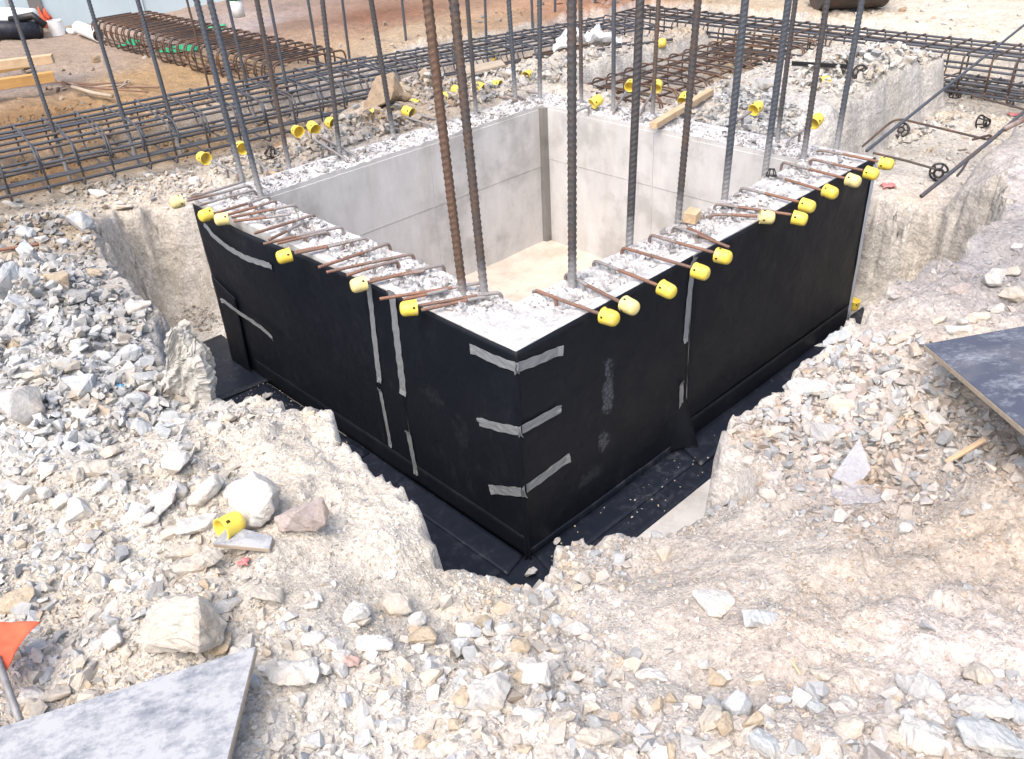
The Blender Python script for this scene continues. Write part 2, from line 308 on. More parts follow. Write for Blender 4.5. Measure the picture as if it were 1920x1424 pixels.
# colours of the soils (dug subsoil, chalky rubble, sand), set out over the site
colc = [(100, 1000, 226, 216, 198), (400, 1150, 222, 212, 194), (700, 1300, 226, 220, 210), (1100, 1300, 222, 212, 200), (1500, 1150, 222, 203, 184), (1750, 1150, 226, 210, 200), (1500, 1000, 218, 204, 188), (1700, 1000, 208, 192, 174), (1850, 1000, 212, 192, 170), (1600, 850, 208, 193, 182), (1400, 900, 216, 203, 188), (1550, 620, 226, 213, 203), (1850, 450, 192, 188, 192), (1850, 330, 216, 209, 213), (1700, 430, 178, 173, 173), (1700, 260, 224, 210, 193), (1650, 180, 212, 206, 194), (1700, 40, 236, 219, 192), (1900, 100, 230, 215, 190), (1400, 30, 216, 191, 152), (1100, 10, 198, 146, 112), (900, 40, 205, 170, 130), (800, 60, 216, 186, 146), (700, 10, 168, 120, 92), (560, 20, 178, 146, 124), (470, 20, 188, 172, 168), (300, 100, 200, 164, 114), (100, 90, 188, 166, 145), (250, 140, 206, 168, 118), (60, 180, 170, 130, 80), (50, 110, 168, 156, 150), (330, 265, 180, 148, 104), (300, 338, 222, 208, 188), (430, 300, 216, 202, 182), (400, 340, 214, 204, 190), (460, 310, 212, 202, 188), (150, 345, 216, 202, 178), (540, 275, 205, 190, 172), (500, 220, 178, 142, 100), (100, 310, 172, 136, 90), (260, 345, 222, 207, 184), (150, 360, 215, 200, 175), (60, 400, 198, 182, 160), (300, 450, 206, 199, 191), (350, 540, 200, 191, 182), (60, 520, 208, 206, 203), (150, 650, 205, 208, 208), (250, 720, 208, 209, 205), (100, 800, 225, 221, 210), (400, 850, 226, 216, 196), (650, 900, 236, 223, 202), (750, 1000, 238, 228, 208), (700, 1100, 216, 206, 190), (1150, 140, 222, 211, 196), (1300, 200, 218, 207, 190), (700, 220, 206, 184, 160), (620, 290, 192, 186, 180), (500, 320, 205, 194, 174), (1350, 230, 208, 210, 212), (1450, 230, 212, 211, 212), (980, 160, 216, 205, 188), (1300, 1420, 224, 212, 200), (1800, 1350, 220, 208, 200)]
CP = np.array([P(c[0], c[1], z=-.32 if (c[0] < 500 and 240 < c[1] < 400) else 0)[:2] for c in colc]); CV = np.array([lin(c[2:]) for c in colc])
def zone_col(x, y):
    c = idw(x, y, CP, CV, 3.4)
    g = c.mean(-1, keepdims=True); sat = .80 - .26 * sm(.35, .62, g); return np.clip((g + (c - g) * sat) * .68 * np.clip(.66 + g * .52, .6, 1.0), .02, .55)
GC = zone_col(GX, GY)
# cut faces are a paler grey subsoil
gs = np.hypot(np.gradient(GZ, XS, axis=0), np.gradient(GZ, YS, axis=1)); k = sm(.8, 2.5, gs)[..., None]
pitk = sm(-.4, -1.1, GZ)[..., None]
cutc = np.array([.50, .485, .465]); GC = GC * (1 - .8 * k) + cutc * .8 * k
GC = GC * (1 - pitk) + np.array([.52, .50, .47]) * pitk
GC = GC * (1 + .22 * fbm(GX, GY, 1.6, 4, 91)[..., None])
warm = np.clip(fbm(GX, GY, 3.1, 4, 95) * 1.5, -.3, .6)[..., None]; GC = GC * (1 - np.array([0, .05, .13]) * np.maximum(warm, 0))
def grid_mesh(name, X, Y, Z, col):
    nx, ny = X.shape; me = bpy.data.meshes.new(name); v = np.stack([X, Y, Z], -1).reshape(-1, 3)
    i = np.arange(nx - 1)[:, None] * ny + np.arange(ny - 1)[None]; q = np.stack([i, i + ny, i + ny + 1, i + 1], -1).reshape(-1, 4)
    me.vertices.add(len(v)); me.vertices.foreach_set('co', v.ravel().astype(np.float32))
    me.loops.add(q.size); me.loops.foreach_set('vertex_index', q.ravel().astype(np.int32))
    me.polygons.add(len(q)); me.polygons.foreach_set('loop_start', (np.arange(len(q)) * 4).astype(np.int32))
    me.polygons.foreach_set('use_smooth', np.ones(len(q), bool)); me.update(calc_edges=True)
    at = me.color_attributes.new('tint', 'FLOAT_COLOR', 'POINT'); a = np.ones((len(v), 4), np.float32); a[:, :3] = col.reshape(-1, 3); at.data.foreach_set('color', a.ravel())
    return me
g = link('ground', grid_mesh('ground', GX, GY, GZ, GC), MG); tag(g, kind='structure')
def hz(x, y):
    """height lookup in the built grid"""
    x = np.asarray(x, float); y = np.asarray(y, float)
    i = np.clip(np.searchsorted(XS, x) - 1, 0, len(XS) - 2); j = np.clip(np.searchsorted(YS, y) - 1, 0, len(YS) - 2)
    fx = (x - XS[i]) / (XS[i + 1] - XS[i]); fy = (y - YS[j]) / (YS[j + 1] - YS[j])
    return (GZ[i, j] * (1 - fx) + GZ[i + 1, j] * fx) * (1 - fy) + (GZ[i, j + 1] * (1 - fx) + GZ[i + 1, j + 1] * fx) * fy
def slope(x, y, e=.04):
    return np.hypot((hz(x + e, y) - hz(x - e, y)) / (2 * e), (hz(x, y + e) - hz(x, y - e)) / (2 * e))
def gp(u, v):
    """where a sightline meets the ground"""
    d = RC.T @ np.array([(u - 960) / FPX, (v - 712) / FPX, 1.0]); s = .8; prev = s
    while s < 40:
        q = CAM + d * s
        if q[2] < float(hz(q[0], q[1])):
            a, b = prev, s
            for _ in range(14):
                m = (a + b) / 2; q = CAM + d * m
                if q[2] < float(hz(q[0], q[1])): b = m
                else: a = m
            return Vector(CAM + d * b), b
        prev = s; s += .03
    return Vector(CAM + d * 10), 10

# ------------------------------------------------------------------ concrete chamber
ch = empty('concrete_chamber', (W1 / 2, W2 / 2, -H)); tag(ch, 'open square concrete chamber with chipped wall tops standing in the excavated pit', 'concrete chamber')
def chl(name, me, mat, smooth=False):
    o = link(name, me, mat, ch, smooth); o.location = (-W1 / 2, -W2 / 2, H); return o
def wtop(x, y):
    """height of the broken top of the walls"""
    d = np.minimum(np.minimum(x, W1 - x), np.minimum(y, W2 - y)); k = sm(.045, .08, d) * (1 - .7 * sm(T - .02, T, d))
    corner = 1 - .85 * np.exp(-((x - .12) ** 2 + (y - .12) ** 2) / .035)
    return k * corner * (fbm(x, y, 7, 3, 201) * .03 + fbm(x, y, 28, 3, 205, .6) * .028 - .004) - (1 - sm(0, .006, d)) * .004 + fbm(x, y, 40, 2, 209) * .002
def wall(x0, x1, y0, y1):
    st = .012; nx = max(2, int((x1 - x0) / st)); ny = max(2, int((y1 - y0) / st))
    X, Y = np.meshgrid(np.linspace(x0, x1, nx), np.linspace(y0, y1, ny), indexing='ij')
    eps = 1e-4; Z = wtop(X, Y); n = nx * ny; v = np.stack([X, Y, Z], -1).reshape(-1, 3)
    f = [(i * ny + j, (i + 1) * ny + j, (i + 1) * ny + j + 1, i * ny + j + 1) for i in range(nx - 1) for j in range(ny - 1)]
    ring = [i * ny for i in range(nx)] + [(nx - 1) * ny + j for j in range(1, ny)] + [i * ny + ny - 1 for i in range(nx - 2, -1, -1)] + [j for j in range(ny - 2, 0, -1)]
    bot = v[ring].copy(); bot[:, 2] = -H - .05; v = np.vstack([v, bot]); m = len(ring)
    f += [(ring[i], n + i, n + (i + 1) % m, ring[(i + 1) % m]) for i in range(m)]
    f.append(tuple(n + i for i in range(m)))
    return frompy(v, f)
def mw(a): 
    a.materials.append(MC); a.materials.append(MCT)
    for p in a.polygons: p.material_index = 1 if p.normal.z > .3 and p.center.z > -.1 else 0
    return a
for (a, b, c, d) in [(0, W1, 0, T), (0, W1, W2 - T, W2), (0, T, T, W2 - T), (W1 - T, W1, T, W2 - T)]:
    chl('wall', mw(wall(a, b, c, d)), None)
# formwork panels cast into the inner faces: joints recessed between them
def slab(x0, x1, y0, y1, z0, z1):
    bm = bmesh.new(); bmesh.ops.create_cube(bm, size=1)
    for v in bm.verts: v.co = Vector(((x0 + x1) / 2 + v.co.x * (x1 - x0), (y0 + y1) / 2 + v.co.y * (y1 - y0), (z0 + z1) / 2 + v.co.z * (z1 - z0)))
    return bm
def bslab(x0, x1, y0, y1, z0, z1, bev=.001):
    bm = slab(x0, x1, y0, y1, z0, z1); bmesh.ops.bevel(bm, geom=bm.edges[:], offset=bev, segments=1, affect='EDGES'); return frombm(bm)
J = .0011; PT = .006; ZS = -.50; FZ = -1.18
xs = [T + .012, 1.68, W1 - T - .05]
for i in range(2):
    for (z0, z1, pt) in ((ZS + J, -.030, PT), (FZ - .02, ZS - J, PT - .003)):
        chl('formed_panel', bslab(xs[i] + J, xs[i + 1] - J, W2 - T - pt, W2 - T + .01, z0, z1), MC)
ys = [T + .012, 1.50, W2 - T - .05]
for i in range(2):
    for (z0, z1, pt) in ((ZS + .06 + J, -.030, PT), (FZ - .02, ZS + .06 - J, PT - .003)):
        chl('formed_panel', bslab(W1 - T - pt, W1 - T + .01, ys[i] + J, ys[i + 1] - J, z0, z1), MC)
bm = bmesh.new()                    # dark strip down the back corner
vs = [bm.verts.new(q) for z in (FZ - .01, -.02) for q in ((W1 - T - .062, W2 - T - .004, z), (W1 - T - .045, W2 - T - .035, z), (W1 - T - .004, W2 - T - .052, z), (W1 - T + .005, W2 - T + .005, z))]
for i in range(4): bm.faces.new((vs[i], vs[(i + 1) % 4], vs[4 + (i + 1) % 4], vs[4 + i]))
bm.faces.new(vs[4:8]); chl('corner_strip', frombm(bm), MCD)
nx = 60; X, Y = np.meshgrid(np.linspace(T - .02, W1 - T + .02, nx), np.linspace(T - .02, W2 - T + .02, nx), indexing='ij')
ed = np.minimum(np.minimum(X - T, W1 - T - X), np.minimum(Y - T, W2 - T - Y))
fl = chl('floor_slab', grid_mesh('floor_slab', X, Y, FZ + fbm(X, Y, 3, 4, 300) * .012 + .02 * np.exp(-np.maximum(ed, 0) / .05), np.ones(X.shape + (3,))), MCF)

# ------------------------------------------------------------------ stones
def hull_mesh(n, sx, sy, sz, seed, boxy=.6):
    r = np.random.default_rng(seed); p = r.normal(size=(n, 3)); p /= np.linalg.norm(p, axis=1)[:, None]
    q = p / np.abs(p).max(1)[:, None]; p = p * (1 - boxy) + q * boxy; p *= r.uniform(.8, 1.05, (n, 1)); p *= (sx, sy, sz)
    bm = bmesh.new()
    for a in p: bm.verts.new(a)
    ret = bmesh.ops.convex_hull(bm, input=bm.verts[:])
    bmesh.ops.delete(bm, geom=[v for v in bm.verts if not v.link_faces], context='VERTS')
    bmesh.ops.triangulate(bm, faces=bm.faces[:]); bmesh.ops.recalc_face_normals(bm, faces=bm.faces[:]); bm.verts.index_update()
    v = np.array([a.co[:] for a in bm.verts]); f = np.array([[a.index for a in fc.verts] for fc in bm.faces]); bm.free(); return v, f
SMALL = [hull_mesh(9 + i % 3, 1, rng.uniform(.62, .95), rng.uniform(.42, .85), 50 + i, rng.uniform(.15, .7)) for i in range(16)]
TINY = [hull_mesh(7, 1, rng.uniform(.7, .95), rng.uniform(.5, .8), 150 + i, .2) for i in range(10)]
def stone_colors(base, r, n, grey=.2):
    """every stone has its own colour: white, cream, blue-grey, tan"""
    k = r.random(n)[:, None]; c = base.copy()
    g = c.mean(1, keepdims=True)
    c = np.where(k < grey, g * np.array([.965, 1.0, 1.03]) * .90, c)
    c = np.where((k >= grey) & (k < grey + .25), (c * .5 + g * .5) * 1.18, c)
    c = np.where(k > .92, c * np.array([1.0, .93, .85]) * .90, c)
    return np.clip(c * r.uniform(.84, 1.14, (n, 1)), .02, .66)
def bake(name, pos, rad, col, tpl, r, mat=None, flat=.55, lift=.25):
    n = len(pos); which = r.integers(0, len(tpl), n); V = []; F = []; CC = []; off = 0; 
    # random rotation matrices: full spin about z, tilt limited
    a = r.uniform(0, 2 * np.pi, n); ti = r.normal(0, flat, n); tb = r.normal(0, flat, n)
    ca, sa, ct, st_, cb, sb = np.cos(a), np.sin(a), np.cos(ti), np.sin(ti), np.cos(tb), np.sin(tb)
    Z = np.zeros(n); O = np.ones(n)
    Rz = np.array([[ca, -sa, Z], [sa, ca, Z], [Z, Z, O]]).transpose(2, 0, 1); Rx = np.array([[O, Z, Z], [Z, ct, -st_], [Z, st_, ct]]).transpose(2, 0, 1); Ry = np.array([[cb, Z, sb], [Z, O, Z], [-sb, Z, cb]]).transpose(2, 0, 1)
    Rm = Rz @ Rx @ Ry
    for t, (v, f) in enumerate(tpl):
        m = np.where(which == t)[0]
        if not len(m): continue
        vv = np.einsum('nij,kj->nki', Rm[m], v) * rad[m][:, None, None] + pos[m][:, None, :]; vv[..., 2] += (rad[m] * lift)[:, None]
        V.append(vv.reshape(-1, 3)); F.append((f[None] + (np.arange(len(m)) * len(v))[:, None, None] + off).reshape(-1, 3)); off += len(m) * len(v)
        CC.append(np.repeat(col[m], len(v), 0))
    V = np.vstack(V); F = np.vstack(F); CC = np.vstack(CC); me = bpy.data.meshes.new(name)
    me.vertices.add(len(V)); me.vertices.foreach_set('co', V.ravel().astype(np.float32)); me.loops.add(F.size); me.loops.foreach_set('vertex_index', F.ravel().astype(np.int32))
    me.polygons.add(len(F)); me.polygons.foreach_set('loop_start', (np.arange(len(F)) * 3).astype(np.int32)); me.update(calc_edges=True); me.shade_flat()
    at = me.color_attributes.new('tint', 'FLOAT_COLOR', 'POINT'); A = np.ones((len(V), 4), np.float32); A[:, :3] = CC; at.data.foreach_set('color', A.ravel())
    return link(name, me, mat or MSA)
def inview(x, y, z, mg=330):
    q = np.stack([x, y, z], -1) - CAM; c = q @ RC.T; u = 960 + FPX * c[:, 0] / c[:, 2]; v = 712 + FPX * c[:, 1] / c[:, 2]
    return (c[:, 2] > .3) & (u > -mg) & (u < 1920 + mg) & (v > -mg) & (v < 1424 + mg * 1.3)
def rubble_density(x, y):
    """how stony the ground is, 0..1; bare patches where the dirt is trodden or cut"""
    d = .55 + 1.3 * fbm(x, y, 1.5, 3, 401)
    d = d + .35 * sm(2.8, 1.2, np.hypot(x + 1.5, y + .2))              # left and front heaps
    for (u, v, rad, k) in [(650, 870, .28, -1.2), (740, 990, .22, -1.3), (560, 830, .2, -.6), (1600, 1150, .30, -.9), (1450, 1130, .22, -.7), (1650, 1120, .25, -1.2), (1800, 1130, .3, -.9), (1380, 870, .16, -1.3), (1390, 960, .18, -1.3), (1300, 1080, .2, -.8), (1500, 950, .2, -.6), (1700, 1200, .2, -.7), (1350, 1180, .15, -.6), (480, 820, .2, -.6), (620, 1040, .2, -.8), (700, 1090, .2, -.7), (950, 1150, .25, -.5), (1400, 1060, .2, -.8), (1850, 1000, .3, -.7), (1750, 560, .4, -.8), (1880, 480, .4, -.7), (1560, 600, .5, -.9), (1650, 560, .4, -.9), (1850, 330, .9, -.9), (1800, 420, .6, -.8), (1700, 260, .8, -.35), (100, 1050, .15, -.6), (1500, 1060, .2, -.5), (1880, 950, .3, -.6),
                           (1590, 830, .5, .5), (1560, 740, .5, .5), (1700, 880, .4, .3), (300, 330, .6, .6), (1150, 140, .8, .6), (1650, 120, .7, .8), (900, 170, .7, .5), (1800, 1350, .5, .5), (1000, 1250, .5, .5), (180, 640, .6, .7), (90, 500, .6, .5), (700, 230, .5, .6), (1400, 230, .6, .3)]:
        p = P(u, v, z=0); d = d + k * np.exp(-((x - p[0]) ** 2 + (y - p[1]) ** 2) / (rad * rad))
    # sandy haul roads at the back
    d = d - .55 * sm(5.9, 6.6, y + .13 * x) - .5 * sm(7.1, 7.6, x)
    return np.clip(d, .02, 1)
def scatter(name, n, rmin, rmax, dmin, dmax, tpl, seed, label, cat, group, pw=2.5, dens=1.0, lift=.2, grey=.2, floor=0.0):
    r = np.random.default_rng(seed)
    # sample on the plane by distance ring within the camera's bearing
    ang = math.atan2(RC[2, 1], RC[2, 0]); hw = math.radians(44)
    a = ang + r.uniform(-hw, hw, n); rr = np.sqrt(r.uniform(dmin ** 2, dmax ** 2, n)); x = CAM[0] + rr * np.cos(a); y = CAM[1] + rr * np.sin(a)
    z = hz(x, y); s = slope(x, y)
    k = inview(x, y, z) & (r.random(n) < (floor + (1 - floor) * rubble_density(x, y)) * dens) & (s < 1.3)
    inpit = z < -.9; k &= ~inpit | (r.random(n) < .05)
    k &= ~((x > -.02) & (x < W1 + .02) & (y > -.02) & (y < W2 + .02))
    k &= ~((z < -1.1) & (np.minimum(np.minimum(x + .36, W1 + .42 - x), np.minimum(y + .42, W2 + .4 - y)) > 0))
    x, y, z = x[k], y[k], z[k]; m = len(x); rad = rmin + (rmax - rmin) * r.random(m) ** pw
    col = stone_colors(zone_col(x, y), r, m, grey)
    o = bake(name, np.stack([x, y, z], 1), rad, col, tpl, r, lift=lift); tag(o, label, cat, group, 'stuff'); return o
scatter('gravel', 95000, .0035, .0085, .9, 3.2, TINY, 1, 'fine pale limestone gravel covering the ground in the foreground', 'gravel', 'gravel', lift=-.05, floor=.45)
scatter('gravel', 60000, .006, .014, 1.6, 5.5, TINY, 2, 'pale limestone chippings spread over the ground around the pit', 'gravel', 'gravel', floor=.30)
scatter('gravel', 24000, .012, .026, 4.5, 10, SMALL, 3, 'coarse pale gravel strewn over the ground behind the chamber', 'gravel', 'gravel')
scatter('rubble', 30000, .010, .024, .9, 4.6, SMALL, 4, 'small broken limestone pieces lying thick over the ground by the pit', 'rubble', 'rubble', 2.2, .75, -.05)
scatter('rubble', 8500, .022, .042, .9, 6.2, SMALL, 5, 'fist sized broken limestone lying between the smaller rubble', 'rubble', 'rubble', 2.0, .8, .15, .3)
scatter('rubble', 2600, .03, .055, 5.5, 12, SMALL, 6, 'broken stones lying far behind the chamber near the reinforcement cages', 'rubble', 'rubble', 2.5, .7)
def heap(name, n, spots, rmin, rmax, seed, label, grey=.3, whiten=1.0):
    r = np.random.default_rng(seed); X = []; Y = []; Zz = []
    for (u, v, rad, hgt) in spots:
        p, _ = gp(u, v); m = n // len(spots); a = r.uniform(0, 6.283, m); q = rad * np.sqrt(r.random(m)); x = p.x + q * np.cos(a); y = p.y + q * np.sin(a)
        X.append(x); Y.append(y); Zz.append(hz(x, y) + hgt * (1 - (q / rad) ** 2) * r.random(m))
    x = np.concatenate(X); y = np.concatenate(Y); z = np.concatenate(Zz)
    k = ~((x > -.03) & (x < W1 + .03) & (y > -.03) & (y < W2 + .03)) & ((hz(x, y) > -.7) | (seed == 17)) & (slope(x, y) < 1.1); x, y, z = x[k], y[k], z[k]
    rad = rmin + (rmax - rmin) * r.random(len(x)) ** 2.2; col = np.clip(stone_colors(zone_col(x, y), r, len(x), grey) * whiten, 0, .75)
    tag(bake(name, np.stack([x, y, z], 1), rad, col, SMALL, r, lift=.12), label, 'rubble', 'rubble', 'stuff')
heap('rubble', 1500, [(700, 235, .35, .10), (800, 165, .35, .1), (880, 180, .4, .08), (1000, 150, .4, .05), (1120, 130, .5, .05), (620, 270, .3, .05)], .012, .05, 11, 'pile of pale broken stone behind the far left chamber wall')
heap('rubble', 1000, [(1600, 125, .42, .14), (1680, 118, .40, .12), (1740, 135, .25, .06), (1550, 150, .3, .04)], .02, .06, 12, 'heap of whitish limestone chunks on the bank above the right trench', .15, 1.1)
heap('rubble', 2600, [(180, 640, .35, .06), (120, 560, .35, .08), (60, 500, .3, .08), (230, 720, .3, .04), (60, 640, .3, .05), (130, 780, .3, .04), (40, 420, .3, .06)], .012, .045, 13, 'thick bluish white demolition rubble heaped left of the pit', .55, 1.05)
heap('rubble', 1600, [(1560, 760, .25, .04), (1640, 700, .3, .04), (1500, 800, .2, .03), (1700, 830, .3, .03), (1600, 850, .2, .03)], .012, .04, 14, 'mixed broken stone heaped right of the pit below the dark panel', .3)
heap('rubble', 1500, [(1350, 235, .35, .05), (1430, 215, .3, .05), (1400, 180, .3, .05), (1460, 260, .3, .03)], .010, .035, 15, 'grey concrete crumbs heaped behind the far right chamber wall', .8)

heap('rubble', 900, [(300, 345, .3, .02), (400, 325, .3, .03), (450, 315, .25, .04), (200, 355, .3, .02), (520, 300, .2, .04)], .010, .035, 16, 'pale rubble between the grey cage and the far left corner of the chamber', .2)
heap('rubble', 260, [(400, 590, .16, .03), (370, 585, .2, .02)], .008, .022, 17, 'small stones at the foot of the left cut face', .2)
# broken concrete lying on the wall tops
def topstones(n, rmin, rmax, seed, pw):
    r = np.random.default_rng(seed); x = r.uniform(0, W1, n); y = r.uniform(0, W2, n); d = np.minimum(np.minimum(x, W1 - x), np.minimum(y, W2 - y))
    far = (y > W2 - T) | (x > W1 - T)
    k = (d > .055) & (d < T - .01) & (r.random(n) < np.where(far, 1, .75) * (.35 + 1.6 * np.maximum(fbm(x, y, 5, 3, 501) + .25, 0))) & (np.hypot(x - .12, y - .12) > .22 + .1 * r.random(n))
    x, y = x[k], y[k]; rad = rmin + (rmax - rmin) * r.random(len(x)) ** pw; b = r.uniform(.22, .48, (len(x), 1)); col = b * np.array([[.985, .99, 1.02]])
    return bake('concrete_rubble', np.stack([x, y, wtop(x, y)], 1), rad, col, SMALL, r, lift=.2)
tag(topstones(26000, .004, .012, 61, 1.5), 'grey crumbs of broken concrete lying on the chamber wall tops', 'rubble', 'rubble', 'stuff')
tag(topstones(5200, .011, .027, 62, 2.0), 'grey broken concrete lumps lying on the chamber wall tops', 'rubble', 'rubble', 'stuff')
# crumbs fallen on the membrane floor and inside
r = np.random.default_rng(70); x = np.concatenate([r.uniform(-.33, -.02, 260), r.uniform(0, 3.2, 110), r.uniform(T, W1 - T, 260)]); y = np.concatenate([r.uniform(1.4, 3.0, 260), r.uniform(-.33, -.02, 110), np.full(260, 0.)])
y[370:] = r.uniform(T, W2 - T, 260); e = r.random(260) ** 2.5; y[370:] = np.where(r.random(260) < .5, W2 - T - .03 - e * .5, y[370:])
z = np.where(np.arange(630) < 370, -1.187, FZ + .004); tag(bake('gravel', np.stack([x, y, z], 1), r.uniform(.003, .009, 630), stone_colors(np.tile([.45, .42, .38], (630, 1)), r, 630), TINY, r), 'loose stone crumbs scattered on the black floor membrane and the chamber floor', 'gravel', 'gravel', 'stuff')

# ------------------------------------------------------------------ large rocks, each its own thing
def rock_mesh(seed, sx, sy, sz, n=14, boxy=.7, det=2, rough=.06):
    v, f = hull_mesh(n, sx, sy, sz, seed, boxy); bm = bmesh.new(); vs = [bm.verts.new(a) for a in v]
    for t in f: bm.faces.new([vs[i] for i in t])
    bmesh.ops.dissolve_limit(bm, angle_limit=math.radians(9), verts=bm.verts[:], edges=bm.edges[:])
    bmesh.ops.bevel(bm, geom=bm.edges[:], offset=min(sx, sy, sz) * .09, segments=1, affect='EDGES', clamp_overlap=True)
    bmesh.ops.triangulate(bm, faces=bm.faces[:])
    for _ in range(det):
        L = [e for e in bm.edges if e.calc_length() > sx * .22 / (_ + 1)]
        bmesh.ops.subdivide_edges(bm, edges=L, cuts=1); bmesh.ops.triangulate(bm, faces=bm.faces[:])
    bm.normal_update(); p = np.array([a.co[:] for a in bm.verts]); nn = np.array([a.normal[:] for a in bm.verts]); s = 3.0 / sx
    d = fbm(p[:, 0] + p[:, 2] * .7, p[:, 1] - p[:, 2] * .6, s, 3, seed % 50, .6) * rough * 1.6 * sx
    for a, q, m, dd in zip(bm.verts, p, nn, d): a.co = q + m * dd
    return frombm(bm, 'rock')
COL = {'white': (.51, .505, .49), 'cream': (.455, .425, .38), 'tan': (.41, .35, .27), 'grey': (.40, .405, .41), 'bluegrey': (.41, .435, .455), 'pink': (.41, .36, .345), 'brown': (.33, .26, .19), 'paleg': (.46, .455, .445), 'dgrey': (.26, .27, .28)}
_rn = [0]
def rock(u, v, w, h, col, label, rot=None, flat=.6, boxy=.65, sink=.25, n=None):
    """w,h: apparent size; the plan size and thickness follow from the viewing distance"""
    _rn[0] += 1; p, dist = gp(u, v + h * .15); s = dist / FPX
    a = w * s / 2; b = max(h * s / 2 * 1.05, a * .35); sd_ = 900 + _rn[0] * 3
    flat = flat * 1.3; me = rock_mesh(sd_, a, b, max(min(a, b) * flat, .012), n or (30 if w > 90 else random.choice([14, 17, 20])), boxy - (.2 if w > 90 and flat < 1 else 0), 3 if w > 60 else 2, .075 if w > 90 else .06)
    o = link('rock', me, MS); yaw = math.atan2(RC[0, 1], RC[0, 0])
    o.location = (p.x, p.y, p.z + min(a, b) * flat * (1 - 2 * sink) * 1.1)
    o.rotation_euler = (random.uniform(-.3, .3), random.uniform(-.3, .3), yaw + (math.radians(rot) if rot is not None else random.uniform(-.2, .2)))
    c = COL[col]; j = random.uniform(.92, 1.08); o.color = (c[0] * j, c[1] * j, c[2] * j, 1)
    return tag(o, label, 'rock', 'large rocks around the pit')
